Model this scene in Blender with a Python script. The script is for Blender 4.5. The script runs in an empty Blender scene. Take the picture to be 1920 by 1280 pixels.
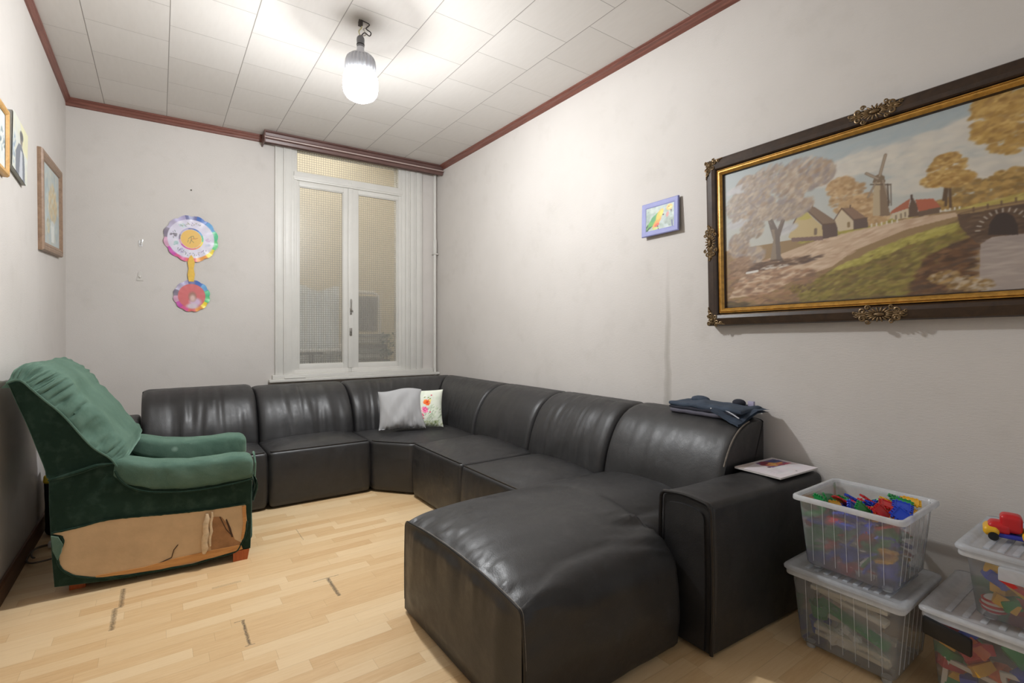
import bpy, bmesh, math, random
import numpy as np
from mathutils import Vector, Matrix, noise
random.seed(7); rng=np.random.default_rng(11)
R=math.radians; PI=math.pi
C=bpy.context.scene.collection
WM={}   # world matrix of every placed root

# ------------------------------------------------------------------ room measures (metres)
XL,XR=-0.579,2.49            # left and right wall
YB=-1.2                      # how far the room is built behind the camera
CZ=2.971                     # ceiling height
AB=math.atan2(-.095,3.069)   # the back wall is not quite square to the room
BU=(math.cos(AB),math.sin(AB)); BN=(math.sin(AB),-math.cos(AB)); BP=(-.579,5.035)
def bw(s,off,z): return (BP[0]+BU[0]*s+BN[0]*off, BP[1]+BU[1]*s+BN[1]*off, z)

# ------------------------------------------------------------------ materials
def s2l(c): return tuple(((x/255)/12.92 if x/255<=.04045 else ((x/255+.055)/1.055)**2.4) for x in c)
class NT:
    def __init__(s,name):
        s.m=bpy.data.materials.new(name); s.m.use_nodes=True; s.t=s.m.node_tree; s.t.nodes.clear()
        s.out=s.t.nodes.new('ShaderNodeOutputMaterial')
    def n(s,typ,ins=None,**p):
        nd=s.t.nodes.new('ShaderNode'+typ)
        for k,v in p.items(): setattr(nd,k,v)
        for k,v in (ins or {}).items():
            so=nd.inputs[k]
            if isinstance(v,bpy.types.NodeSocket): s.t.links.new(v,so)
            else: so.default_value=v
        return nd
    def surf(s,sock): s.t.links.new(sock,s.out.inputs['Surface'])
    def math(s,op,a,b=None,clamp=False):
        d={0:a}
        if b is not None: d[1]=b
        nd=s.n('Math',d,operation=op); nd.use_clamp=clamp; return nd.outputs[0]
    def mixc(s,f,a,b,bt='MIX'):
        nd=s.t.nodes.new('ShaderNodeMix'); nd.data_type='RGBA'; nd.blend_type=bt
        for so,v in ((nd.inputs[0],f),(nd.inputs[6],a),(nd.inputs[7],b)):
            if isinstance(v,bpy.types.NodeSocket): s.t.links.new(v,so)
            else: so.default_value=v if isinstance(v,(int,float)) else (tuple(v)+(1,))[:4]
        return nd.outputs[2]
    def ramp(s,f,stops):
        nd=s.n('ValToRGB',{0:f}); cr=nd.color_ramp
        while len(cr.elements)<len(stops): cr.elements.new(.5)
        for e,(p,c) in zip(cr.elements,stops): e.position=p; e.color=tuple(c)+(1,) if len(c)==3 else c
        return nd.outputs[0]
    def noise(s,vec,scale,detail=3,rough=.5,dist=0):
        return s.n('TexNoise',{'Vector':vec,'Scale':scale,'Detail':detail,'Roughness':rough,'Distortion':dist}).outputs['Fac']
    def mapr(s,v,a,b,c,d): return s.n('MapRange',{0:v,1:a,2:b,3:c,4:d}).outputs[0]
def principled(g,**k):
    ren={'color':'Base Color','rough':'Roughness','metal':'Metallic','spec':'Specular IOR Level','normal':'Normal','sheen':'Sheen Weight','sheenrough':'Sheen Roughness','sheentint':'Sheen Tint','trans':'Transmission Weight','coat':'Coat Weight','coatrough':'Coat Roughness','alpha':'Alpha','emit':'Emission Color','estr':'Emission Strength','sss':'Subsurface Weight'}
    d={}
    for a,b in k.items():
        if isinstance(b,(tuple,list)) and len(b)==3: b=tuple(b)+(1,)
        d[ren[a]]=b
    p=g.n('BsdfPrincipled',d); return p.outputs[0]
MC={}
def pm(name,col,rough=.5,metal=0,var=.0,vscale=8,bump=0,bscale=60,spec=.5,**k):
    """plain surface: colour with a little natural variation and a fine bump"""
    if name in MC: return MC[name]
    g=NT(name); tc=g.n('TexCoord').outputs['Object']; c=s2l(col) if max(col)>1 else col
    cc=tuple(c)+(1,)
    if var:
        f=g.noise(tc,vscale,4,.6); cc=g.mixc(g.mapr(f,.3,.7,0,1),tuple(x*(1-var) for x in c),tuple(min(1,x*(1+var)) for x in c))
    kk=dict(color=cc,rough=rough,metal=metal,spec=spec); kk.update(k)
    if bump:
        kk['normal']=g.n('Bump',{'Height':g.noise(tc,bscale,3,.6),'Strength':bump,'Distance':.004}).outputs[0]
    g.surf(principled(g,**kk)); MC[name]=g.m; return g.m

def mat_wall(name,streak=False):
    g=NT(name); tc=g.n('TexCoord').outputs['Object']
    base=s2l((210,205,200))
    f=g.noise(tc,1.1,4,.6); col=g.mixc(g.mapr(f,.35,.7,0,.55),base,s2l((196,191,185)))
    f2=g.noise(tc,5,5,.65); col=g.mixc(g.mapr(f2,.55,.8,0,.25),col,s2l((178,172,164)))
    sep=g.n('SeparateXYZ',{0:tc})
    if streak:   # a long vertical dirt streak under the small parrot picture
        wob=g.math('MULTIPLY',g.math('SUBTRACT',g.noise(tc,6,3,.6),.5),.03)
        d=g.math('ABSOLUTE',g.math('ADD',g.math('SUBTRACT',sep.outputs[1],1.897),wob))
        w=g.mapr(sep.outputs[2],.8,1.75,.030,.010)
        m=g.math('SUBTRACT',1,g.math('DIVIDE',d,w),True)
        m=g.math('MULTIPLY',g.math('POWER',m,.5),g.mapr(sep.outputs[2],1.72,1.3,.0,1))
        z2=g.mapr(sep.outputs[2],1.55,1.15,.22,.50)
        col=g.mixc(g.math('MULTIPLY',m,z2,True),col,s2l((150,144,134)))
    # fine woven wallpaper relief
    mp=g.n('Mapping',{'Vector':tc,'Scale':(1,.35,3.2)}).outputs[0]
    h=g.math('ADD',g.noise(mp,90,3,.6),g.math('MULTIPLY',g.noise(tc,260,2,.5),.4))
    nr=g.n('Bump',{'Height':h,'Strength':.28,'Distance':.003}).outputs[0]
    g.surf(principled(g,color=col,rough=.62,spec=.35,normal=nr)); return g.m

def mat_ceiling():
    g=NT('ceiling_tiles'); tc=g.n('TexCoord').outputs['Object']; s=g.n('SeparateXYZ',{0:tc})
    cx=g.math('DIVIDE',g.math('ADD',s.outputs[0],.348+.398*10),.398)
    fx=g.math('FRACT',cx); ci=g.math('FLOOR',cx)
    par=g.math('MODULO',ci,2)
    off=g.mapr(par,0,1,.10,.30)
    ry=g.math('DIVIDE',g.math('ADD',g.math('SUBTRACT',s.outputs[1],off),4.0),.4)
    fy=g.math('FRACT',ry)
    dx=g.math('MULTIPLY',g.math('MINIMUM',fx,g.math('SUBTRACT',1,fx)),.398)
    dy=g.math('MULTIPLY',g.math('MINIMUM',fy,g.math('SUBTRACT',1,fy)),.4)
    lx=g.math('SUBTRACT',1,g.math('DIVIDE',dx,.0034),True); ly=g.math('SUBTRACT',1,g.math('DIVIDE',dy,.0026),True)
    ln=g.math('MAXIMUM',lx,g.math('MULTIPLY',ly,.8))
    wn=g.n('TexWhiteNoise',{0:g.n('CombineXYZ',{0:ci,1:g.math('FLOOR',ry)}).outputs[0]}).outputs[0]
    mp=g.n('Mapping',{'Vector':tc,'Scale':(6,1,1)}).outputs[0]
    f=g.noise(mp,9,4,.6)
    col=g.mixc(g.math('ADD',g.math('MULTIPLY',wn,.35),g.math('MULTIPLY',f,.5)),s2l((214,210,205)),s2l((198,193,187)))
    col=g.mixc(g.math('MULTIPLY',ln,.85),col,s2l((92,84,76)))
    nr=g.n('Bump',{'Height':ln,'Strength':.4,'Distance':.004,}).outputs[0]
    g.surf(principled(g,color=col,rough=.45,spec=.4,normal=nr)); return g.m

def mat_floor():
    g=NT('beech_laminate'); tc=g.n('TexCoord').outputs['Object']; s=g.n('SeparateXYZ',{0:tc}); X,Y=s.outputs[0],s.outputs[1]
    row=g.math('DIVIDE',g.math('ADD',Y,10-.015),.065); ri=g.math('FLOOR',row); fr=g.math('FRACT',row)
    rn=g.n('TexWhiteNoise',{1:ri},noise_dimensions='1D').outputs[0]
    cx=g.math('ADD',g.math('DIVIDE',g.math('ADD',X,10),.42),g.math('MULTIPLY',rn,7.3)); cf=g.math('FRACT',cx)
    wn=g.n('TexWhiteNoise',{0:g.n('CombineXYZ',{0:g.math('FLOOR',cx),1:ri}).outputs[0]}).outputs[0]
    mp=g.n('Mapping',{'Vector':tc,'Scale':(2.2,26,1)}).outputs[0]
    gr=g.noise(mp,3,5,.65,.6)
    mp2=g.n('Mapping',{'Vector':tc,'Scale':(9,120,1)}).outputs[0]; gr2=g.noise(mp2,2.2,3,.6)
    t=g.math('ADD',g.math('MULTIPLY',wn,.62),g.math('MULTIPLY',g.math('SUBTRACT',gr,.5),.7))
    t=g.math('ADD',t,g.math('MULTIPLY',g.math('SUBTRACT',gr2,.5),.25))
    col=g.ramp(t,[(0,s2l((231,203,161))),(.4,s2l((222,189,143))),(.75,s2l((208,169,121))),(1,s2l((190,148,101)))])
    # strip joints and the darker board joints every third strip
    de=g.math('MULTIPLY',g.math('MINIMUM',fr,g.math('SUBTRACT',1,fr)),.065)
    l1=g.math('MULTIPLY',g.math('SUBTRACT',1,g.math('DIVIDE',de,.0012),True),.22)
    dc=g.math('MULTIPLY',g.math('MINIMUM',cf,g.math('SUBTRACT',1,cf)),.42)
    l2=g.math('MULTIPLY',g.math('SUBTRACT',1,g.math('DIVIDE',dc,.0014),True),.25)
    b=g.math('FRACT',g.math('DIVIDE',g.math('ADD',Y,10-.015),.195)); db=g.math('MULTIPLY',g.math('MINIMUM',b,g.math('SUBTRACT',1,b)),.195)
    l3=g.math('MULTIPLY',g.math('SUBTRACT',1,g.math('DIVIDE',db,.0016),True),.3)
    ln=g.math('MAXIMUM',g.math('MAXIMUM',l1,l2),l3)
    col=g.mixc(ln,col,s2l((120,84,52)))
    # worn open board ends: (x, y0, y1, half width, strength)
    wob=g.math('MULTIPLY',g.math('SUBTRACT',g.noise(tc,38,4,.7),.5),.012)
    tot=None
    for (x,y0,y1,hw,st) in ((-.136,2.748,2.936,.011,.8),(-.156,2.553,2.745,.011,.8),(.282,2.13,2.326,.007,.95),(.666,2.292,2.489,.010,.95),(.676,3.03,3.215,.003,.5),(1.9,.62,.8,.003,.4),(1.15,.9,1.1,.003,.4)):
        d=g.math('ABSOLUTE',g.math('ADD',g.math('SUBTRACT',X,x),wob)); a=g.math('SUBTRACT',1,g.math('DIVIDE',d,hw),True)
        a=g.math('MULTIPLY',g.math('POWER',a,.6),st)
        e=g.math('MULTIPLY',g.math('GREATER_THAN',Y,y0),g.math('LESS_THAN',Y,y1)); a=g.math('MULTIPLY',a,e)
        tot=a if tot is None else g.math('MAXIMUM',tot,a)
    for (y,x0,x1,hw,st) in ((2.492,.60,.72,.004,.7),(2.745,-.16,-.13,.005,.8),(2.70,.20,.32,.012,.35),(2.128,.265,.30,.004,.8),(2.328,.25,.29,.004,.8)):
        d=g.math('ABSOLUTE',g.math('ADD',g.math('SUBTRACT',Y,y),wob)); a=g.math('SUBTRACT',1,g.math('DIVIDE',d,hw),True)
        a=g.math('MULTIPLY',a,st)
        e=g.math('MULTIPLY',g.math('GREATER_THAN',X,x0),g.math('LESS_THAN',X,x1)); tot=g.math('MAXIMUM',tot,g.math('MULTIPLY',a,e))
    sp=g.mapr(g.noise(tc,140,3,.6),.35,.6,.45,1)
    tot=g.math('MULTIPLY',tot,sp)
    col=g.mixc(tot,col,s2l((52,47,45)))
    h=g.math('ADD',g.math('MULTIPLY',ln,-1),g.math('MULTIPLY',tot,-2))
    nr=g.n('Bump',{'Height':h,'Strength':.3,'Distance':.002}).outputs[0]
    rg=g.mapr(g.noise(tc,7,4,.6),.3,.7,.34,.48)
    g.surf(principled(g,color=col,rough=rg,spec=.45,normal=nr)); return g.m

def mat_leather(name,wear=.5):
    g=NT(name); tc=g.n('TexCoord').outputs['Object']
    f=g.noise(tc,3.2,5,.7); w=g.noise(tc,14,5,.7)
    col=g.mixc(g.mapr(f,.35,.7,0,1),(.014,.0135,.014),(.024,.0234,.0245))
    col=g.mixc(g.math('MULTIPLY',g.mapr(w,.56,.75,0,1),.35*wear),col,(.06,.058,.06))
    rg=g.math('ADD',g.mapr(w,.3,.7,.38,.54),g.math('MULTIPLY',g.math('SUBTRACT',f,.5),.16))
    vor=g.n('TexVoronoi',{'Vector':tc,'Scale':260}).outputs[0]
    wr=g.noise(tc,7,2,.5,.4)
    h=g.math('ADD',g.math('MULTIPLY',vor,.10),g.math('MULTIPLY',wr,1.3))
    h=g.math('ADD',h,g.math('MULTIPLY',g.noise(tc,45,3,.6),.20))
    nr=g.n('Bump',{'Height':h,'Strength':.2,'Distance':.012}).outputs[0]
    g.surf(principled(g,color=col,rough=rg,spec=.62,normal=nr)); return g.m

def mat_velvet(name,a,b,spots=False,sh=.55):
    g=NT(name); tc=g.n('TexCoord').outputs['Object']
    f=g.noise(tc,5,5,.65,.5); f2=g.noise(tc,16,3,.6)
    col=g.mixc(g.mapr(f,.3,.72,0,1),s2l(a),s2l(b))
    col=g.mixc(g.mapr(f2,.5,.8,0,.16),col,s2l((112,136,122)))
    if spots:
        for p,r in (((.42,.58,.50),.016),((.50,.58,.53),.014)):
            d=g.n('VectorMath',{0:tc,1:p},operation='DISTANCE').outputs['Value']
            col=g.mixc(g.math('SUBTRACT',1,g.math('DIVIDE',d,r*1.5),True),col,s2l((196,220,205)))
    h=g.math('ADD',g.noise(tc,420,2,.5),g.math('MULTIPLY',g.noise(tc,14,4,.6,1),1.5))
    nr=g.n('Bump',{'Height':h,'Strength':.3,'Distance':.006}).outputs[0]
    g.surf(principled(g,color=col,rough=.9,spec=.12,sheen=sh,sheenrough=.30,sheentint=s2l((170,205,185)),normal=nr)); return g.m

def mat_attr(name,rough=.5,gain=1.0,bump=.0,spec=.4):
    g=NT(name); a=g.n('Attribute',attribute_name='Col').outputs['Color']; tc=g.n('TexCoord').outputs['Object']
    k=dict(color=a,rough=rough,spec=spec)
    if bump:
        h=g.math('ADD',g.n('RGBToBW',{0:a}).outputs[0],g.math('MULTIPLY',g.noise(tc,300,3,.6),.35))
        k['normal']=g.n('Bump',{'Height':h,'Strength':bump,'Distance':.003}).outputs[0]
    g.surf(principled(g,**k)); return g.m

def mat_frost(name,tint=(.93,.96,1.0),haze=.42,refr=.22):
    """thin translucent milky plastic"""
    g=NT(name); tc=g.n('TexCoord').outputs['Object']
    t=g.n('BsdfTransparent',{0:(.97,.98,.98,1)}).outputs[0]
    rf=g.n('BsdfRefraction',{'Color':(.97,.98,.98,1),'Roughness':.14,'IOR':1.01}).outputs[0]
    m1=g.n('MixShader',{0:refr,1:t,2:rf}).outputs[0]
    d=g.n('BsdfDiffuse',{'Color':tuple(tint)+(1,)}).outputs[0]; tl=g.n('BsdfTranslucent',{'Color':tuple(tint)+(1,)}).outputs[0]
    dt=g.n('MixShader',{0:.5,1:d,2:tl}).outputs[0]
    hz=g.mapr(g.noise(tc,12,3,.6),.3,.7,haze*.85,haze*1.15)
    m2=g.n('MixShader',{0:hz,1:m1,2:dt}).outputs[0]
    gl=g.n('BsdfGlossy',{'Roughness':.22}).outputs[0]
    fr=g.n('Fresnel',{'IOR':1.4}).outputs[0]
    g.surf(g.n('MixShader',{0:g.math('MULTIPLY',fr,.8),1:m2,2:gl}).outputs[0]); return g.m

def mat_patterned_glass():
    """old cast glass with a small square pattern pressed into it"""
    g=NT('pressed_glass'); tc=g.n('TexCoord').outputs['Object']; s=g.n('SeparateXYZ',{0:tc})
    cell=.0215
    fx=g.math('FRACT',g.math('DIVIDE',g.math('ADD',s.outputs[0],5),cell)); fz=g.math('FRACT',g.math('DIVIDE',s.outputs[2],cell))
    ax=g.math('ABSOLUTE',g.math('SUBTRACT',fx,.5)); az=g.math('ABSOLUTE',g.math('SUBTRACT',fz,.5))
    pil=g.math('ADD',g.math('POWER',g.math('MULTIPLY',ax,2),2),g.math('POWER',g.math('MULTIPLY',az,2),2))
    nr=g.n('Bump',{'Height':g.math('MULTIPLY',pil,-.5),'Strength':.85,'Distance':.006}).outputs[0]
    line=g.mapr(g.math('MAXIMUM',ax,az),.34,.47,0,1)
    t=g.n('BsdfTransparent',{0:(.93,.93,.9,1)}).outputs[0]
    rf=g.n('BsdfRefraction',{'Color':(.95,.95,.93,1),'Roughness':.10,'IOR':1.08,'Normal':nr}).outputs[0]
    m1=g.n('MixShader',{0:.45,1:t,2:rf}).outputs[0]
    df=g.n('BsdfDiffuse',{'Color':s2l((218,216,210))+(1,)}).outputs[0]
    dk=g.n('BsdfDiffuse',{'Color':s2l((104,98,86))+(1,)}).outputs[0]
    m2=g.n('MixShader',{0:.20,1:m1,2:df}).outputs[0]
    m3=g.n('MixShader',{0:g.math('MULTIPLY',line,.30),1:m2,2:dk}).outputs[0]
    gl=g.n('BsdfGlossy',{'Roughness':.35}).outputs[0]
    g.surf(g.n('MixShader',{0:.06,1:m3,2:gl}).outputs[0]); return g.m

def mat_wood(name,a,b,rough=.45,scale=(2,30,30),spec=.5):
    g=NT(name); tc=g.n('TexCoord').outputs['Object']; mp=g.n('Mapping',{'Vector':tc,'Scale':scale}).outputs[0]
    f=g.noise(mp,2.5,5,.65,.8); col=g.mixc(g.mapr(f,.3,.7,0,1),s2l(a),s2l(b))
    nr=g.n('Bump',{'Height':f,'Strength':.15,'Distance':.002}).outputs[0]
    g.surf(principled(g,color=col,rough=rough,spec=spec,normal=nr)); return g.m

# ------------------------------------------------------------------ geometry
class Geo:
    def __init__(s): s.v=[]; s.f=[]
    def add(s,v,f):
        o=len(s.v); s.v+= [tuple(p) for p in v]; s.f+=[tuple(i+o for i in q) for q in f]; return s
    def merge(s,g,M=None):
        return s.add([M@Vector(p) for p in g.v] if M else g.v,g.f)
    def map(s,fn): s.v=[tuple(fn(*p)) for p in s.v]; return s
    def rings(s,rs,closed=True,cap0=True,cap1=True):
        n=len(rs[0]); o=len(s.v)
        for r in rs: s.v+=[tuple(p) for p in r]
        for i in range(len(rs)-1):
            for j in range(n if closed else n-1):
                a=o+i*n+j; b=o+i*n+(j+1)%n; s.f.append((a,b,b+n,a+n))
        if cap0: s.f.append(tuple(o+j for j in range(n))[::-1])
        if cap1: s.f.append(tuple(o+(len(rs)-1)*n+j for j in range(n)))
        return s
    def box(s,x0,x1,y0,y1,z0,z1,bev=0,seg=2):
        bm=bmesh.new(); bmesh.ops.create_cube(bm,size=1)
        for v in bm.verts: v.co=Vector(((x0+x1)/2+v.co.x*(x1-x0),(y0+y1)/2+v.co.y*(y1-y0),(z0+z1)/2+v.co.z*(z1-z0)))
        if bev: bmesh.ops.bevel(bm,geom=list(bm.edges),offset=min(bev,.49*min(abs(x1-x0),abs(y1-y0),abs(z1-z0))),segments=seg,affect='EDGES',profile=.6)
        bm.verts.index_update(); s.add([v.co[:] for v in bm.verts],[[v.index for v in f.verts] for f in bm.faces]); bm.free(); return s
    def tube(s,pts,r,n=8,cap=True,closed=False):
        P=[Vector(p) for p in pts]; m=len(P); rs=[]; up=None
        for i,p in enumerate(P):
            if closed: t=(P[(i+1)%m]-P[i-1]).normalized()
            else: t=(P[min(i+1,m-1)]-P[max(i-1,0)]).normalized()
            if up is None:
                up=Vector((0,0,1)) if abs(t.z)<.9 else Vector((1,0,0))
            a=(up-t*up.dot(t)).normalized(); up=a; b=t.cross(a); rr=r[i] if isinstance(r,(list,tuple)) else r
            rs.append([p+a*rr*math.cos(2*PI*k/n)+b*rr*math.sin(2*PI*k/n) for k in range(n)])
        if closed: rs.append(rs[0])
        return s.rings(rs,cap0=cap and not closed,cap1=cap and not closed)
    def lathe(s,prof,c=(0,0,0),n=32,fn=None):
        rs=[]
        for (r,z) in prof:
            rs.append([(c[0]+(r*(fn(k,n,z) if fn else 1))*math.cos(2*PI*k/n),c[1]+(r*(fn(k,n,z) if fn else 1))*math.sin(2*PI*k/n),c[2]+z) for k in range(n)])
        return s.rings(rs)
    def ellipsoid(s,c,r,nu=14,nv=9,M=None):
        vs=[];fs=[]
        for i in range(nv+1):
            th=PI*i/nv
            for j in range(nu):
                p=Vector((r[0]*math.sin(th)*math.cos(2*PI*j/nu),r[1]*math.sin(th)*math.sin(2*PI*j/nu),r[2]*math.cos(th)))
                if M: p=M@p
                vs.append((c[0]+p.x,c[1]+p.y,c[2]+p.z))
        for i in range(nv):
            for j in range(nu): fs.append((i*nu+j,(i+1)*nu+j,(i+1)*nu+(j+1)%nu,i*nu+(j+1)%nu))
        return s.add(vs,fs)
    def prism(s,poly,lo,hi,ax='z',bev=0):
        """flat polygon extruded along an axis; poly in the two other axes"""
        def P(a,b,h): return {'z':(a,b,h),'y':(a,h,b),'x':(h,a,b)}[ax]
        if not bev: return s.rings([[P(a,b,lo) for a,b in poly],[P(a,b,hi) for a,b in poly]])
        cx=sum(p[0] for p in poly)/len(poly); cy=sum(p[1] for p in poly)/len(poly)
        def ins(d):
            n=len(poly); out=[]
            for i in range(n):
                a=Vector(poly[i-1]);b=Vector(poly[i]);c=Vector(poly[(i+1)%n])
                t=((b-a).normalized()+(c-b).normalized()); t=t.normalized() if t.length>1e-6 else (b-a).normalized()
                nn=Vector((t.y,-t.x)); 
                if nn.dot(b-Vector((cx,cy)))<0: nn=-nn
                out.append((b.x-nn.x*d,b.y-nn.y*d))
            return out
        sg=1 if hi>lo else -1
        first=[(lo+sg*bev*(1-math.cos(PI/2*k/3)),bev*(1-math.sin(PI/2*k/3))) for k in range(4)]
        rs=[[P(a,b,h) for a,b in ins(d)] for h,d in first]
        rs+=[[P(a,b,hi-(h-lo)) for a,b in ins(d)] for h,d in first[::-1]]
        return s.rings(rs)

def build(name,geo,mat,parent=None,smooth=True,world=True,label=None,auto=40):
    me=bpy.data.meshes.new(name); vs=geo.v
    if parent is not None and world:
        Mi=WM[parent.name].inverted(); vs=[tuple(Mi@Vector(p)) for p in vs]
    me.from_pydata(vs,[],geo.f); me.validate(); 
    bm=bmesh.new(); bm.from_mesh(me); bmesh.ops.recalc_face_normals(bm,faces=bm.faces); 
    if smooth:
        for f in bm.faces: f.smooth=True
        lim=R(auto)
        for e in bm.edges:
            if len(e.link_faces)==2 and e.calc_face_angle(0)>lim: e.smooth=False
    bm.to_mesh(me); bm.free(); me.materials.append(mat); me.update()
    o=bpy.data.objects.new(name,me); C.objects.link(o)
    if parent is not None: o.parent=parent; WM[o.name]=WM[parent.name]
    else: WM[o.name]=Matrix.Identity(4)
    if label: o['label']=label
    return o
def thing(name,label,cat,loc=(0,0,0),rotz=0,group=None,M=None):
    o=bpy.data.objects.new(name,None); C.objects.link(o); o.empty_display_size=.05
    mm=M if M is not None else Matrix.Translation(loc)@Matrix.Rotation(rotz,4,'Z')
    o.matrix_world=mm; WM[o.name]=mm
    o['label']=label; o['category']=cat
    if group: o['group']=group
    return o
def tag(o,label,cat,group=None,kind=None):
    o['label']=label; o['category']=cat
    if group: o['group']=group
    if kind: o['kind']=kind
    return o
def single(name,geo,mat,label,cat,group=None,origin=None,**k):
    """one-mesh thing with its origin moved to its own base"""
    if origin is None:
        a=np.array(geo.v); origin=(float(a[:,0].mean()),float(a[:,1].mean()),float(a[:,2].min()))
    geo.v=[(p[0]-origin[0],p[1]-origin[1],p[2]-origin[2]) for p in geo.v]
    o=build(name,geo,mat,**k); o.location=origin; WM[o.name]=Matrix.Translation(origin)
    return tag(o,label,cat,group)
def struct(name,geo,mat,parent=None,**k):
    o=build(name,geo,mat,parent,**k)
    if parent is None: o['kind']='structure'
    return o
def dup(root,M,label,group=None):
    r=root.copy(); C.objects.link(r); r.matrix_world=M; r['label']=label
    if group: r['group']=group
    for ch in root.children:
        c=ch.copy(); C.objects.link(c); c.parent=r
        for g in ch.children:
            d=g.copy(); C.objects.link(d); d.parent=c
    return r

def catmull(pts,n):
    """resample an open polyline smoothly with n points"""
    P=[np.array(p,float) for p in pts]; P=[2*P[0]-P[1]]+P+[2*P[-1]-P[-2]]; out=[]
    m=len(P)-3
    for i in range(n):
        t=i/(n-1)*m; k=min(int(t),m-1); t-=k; a,b,c,d=P[k:k+4]
        out.append(tuple(.5*((2*b)+(-a+c)*t+(2*a-5*b+4*c-d)*t*t+(-a+3*b-3*c+d)*t**3)))
    return out
def smooth01(x): x=max(0,min(1,x)); return x*x*(3-2*x)
def nz(x,y,z=0): return noise.noise(Vector((x,y,z)))

# ------------------------------------------------------------------ flat pictures painted point by point on a fine mesh
class Art:
    def __init__(s,x0,x1,y0,y1,w,h,base=(200,200,200)):
        s.b=(x0,x1,y0,y1); s.w=w; s.h=h; s.a=np.ones((h,w,3))*np.array(base,float)
        s.X,s.Y=np.meshgrid(np.linspace(x0,x1,w),np.linspace(y0,y1,h))
        s.px=(x1-x0)/(w-1)
    def win(s,x0,x1,y0,y1):
        i0=max(0,int((y0-s.b[2])/(s.b[3]-s.b[2])*(s.h-1))-1); i1=min(s.h,int((y1-s.b[2])/(s.b[3]-s.b[2])*(s.h-1))+3)
        j0=max(0,int((x0-s.b[0])/(s.b[1]-s.b[0])*(s.w-1))-1); j1=min(s.w,int((x1-s.b[0])/(s.b[1]-s.b[0])*(s.w-1))+3)
        return slice(i0,max(i0,i1)),slice(j0,max(j0,j1))
    def blend(s,sl,m,col):
        s.a[sl]=s.a[sl]*(1-m[...,None])+np.array(col,float)*m[...,None]
    def ell(s,cx,cy,rx,ry,col,rot=0,soft=.35,op=1):
        r=max(rx,ry)*1.1; sl=s.win(cx-r,cx+r,cy-r,cy+r); x=s.X[sl]-cx; y=s.Y[sl]-cy
        if x.size==0: return
        c,q=math.cos(rot),math.sin(rot); u=(x*c+y*q)/rx; v=(-x*q+y*c)/ry; d=np.sqrt(u*u+v*v)
        s.blend(sl,np.clip((1-d)/soft,0,1)*op,col)
    def poly(s,pts,col,op=1):
        xs=[p[0] for p in pts]; ys=[p[1] for p in pts]; sl=s.win(min(xs),max(xs),min(ys),max(ys)); x=s.X[sl]; y=s.Y[sl]
        if x.size==0: return
        ins=np.zeros(x.shape,bool); n=len(pts)
        for i in range(n):
            x1,y1=pts[i]; x2,y2=pts[(i+1)%n]
            if y1==y2: continue
            c=((y1>y)!=(y2>y))&(x<(x2-x1)*(y-y1)/(y2-y1)+x1); ins^=c
        s.blend(sl,ins*op,col)
    def line(s,p,q,w,col,op=1):
        p=np.array(p);q=np.array(q); sl=s.win(min(p[0],q[0])-w,max(p[0],q[0])+w,min(p[1],q[1])-w,max(p[1],q[1])+w)
        x=s.X[sl]-p[0]; y=s.Y[sl]-p[1]
        if x.size==0: return
        d=q-p; L=max(d@d,1e-12); t=np.clip((x*d[0]+y*d[1])/L,0,1); e=np.hypot(x-t*d[0],y-t*d[1])
        s.blend(sl,np.clip((w-e)/(s.px)+.3,0,1)*op,col)
    def path(s,pts,w,col,op=1):
        for a,b in zip(pts[:-1],pts[1:]): s.line(a,b,w,col,op)
    def dabs(s,cx,cy,rx,ry,cols,n,sz,asp=2.0,rot=None,op=.8,j=12):
        for _ in range(n):
            a=rng.uniform(0,2*PI); q=math.sqrt(rng.uniform(0,1)); k=rng.integers(len(cols))
            c=np.array(cols[k],float)+rng.uniform(-j,j); z=sz*rng.uniform(.5,1.3)
            s.ell(cx+rx*q*math.cos(a),cy+ry*q*math.sin(a),z*asp,z,np.clip(c,0,255),rot if rot is not None else rng.uniform(-.6,.6),.6,op)
    def strokes(s,poly,cols,n,sz,asp=4,rot=0,op=.6,j=10):
        xs=[p[0] for p in poly]; ys=[p[1] for p in poly]; m=len(poly); k=0; tries=0
        while k<n and tries<n*6:
            tries+=1; x=rng.uniform(min(xs),max(xs)); y=rng.uniform(min(ys),max(ys)); ins=False
            for i in range(m):
                x1,y1=poly[i]; x2,y2=poly[(i+1)%m]
                if (y1>y)!=(y2>y) and x<(x2-x1)*(y-y1)/(y2-y1)+x1: ins=not ins
            if not ins: continue
            k+=1; c=np.array(cols[rng.integers(len(cols))],float)+rng.uniform(-j,j); z=sz*rng.uniform(.5,1.4)
            s.ell(x,y,z*asp,z,np.clip(c,0,255),rot+rng.uniform(-.25,.25),.6,op)
    def soften(s,k=1):
        for _ in range(k):
            p=np.pad(s.a,((1,1),(1,1),(0,0)),mode='edge'); s.a=(p[1:-1,1:-1]*4+p[:-2,1:-1]+p[2:,1:-1]+p[1:-1,:-2]+p[1:-1,2:])/8
    def geo(s,place,mask=None):
        g=Geo(); X=s.X.ravel(); Y=s.Y.ravel(); g.v=[place(float(x),float(y)) for x,y in zip(X,Y)]
        w=s.w
        for i in range(s.h-1):
            for j in range(w-1):
                a=i*w+j
                if mask is None or mask(X[a],Y[a]): g.f.append((a,a+1,a+w+1,a+w))
        return g
    def colour(s,o,gain=1.08):
        c=np.clip(s.a.reshape(-1,3)/255,0,1); c=np.where(c<=.04045,c/12.92,((c+.055)/1.055)**2.4)*gain
        rgba=np.ones((c.shape[0],4),np.float32); rgba[:,:3]=np.clip(c,0,1)
        at=o.data.color_attributes.new('Col','FLOAT_COLOR','POINT'); at.data.foreach_set('color',rgba.ravel())
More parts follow.
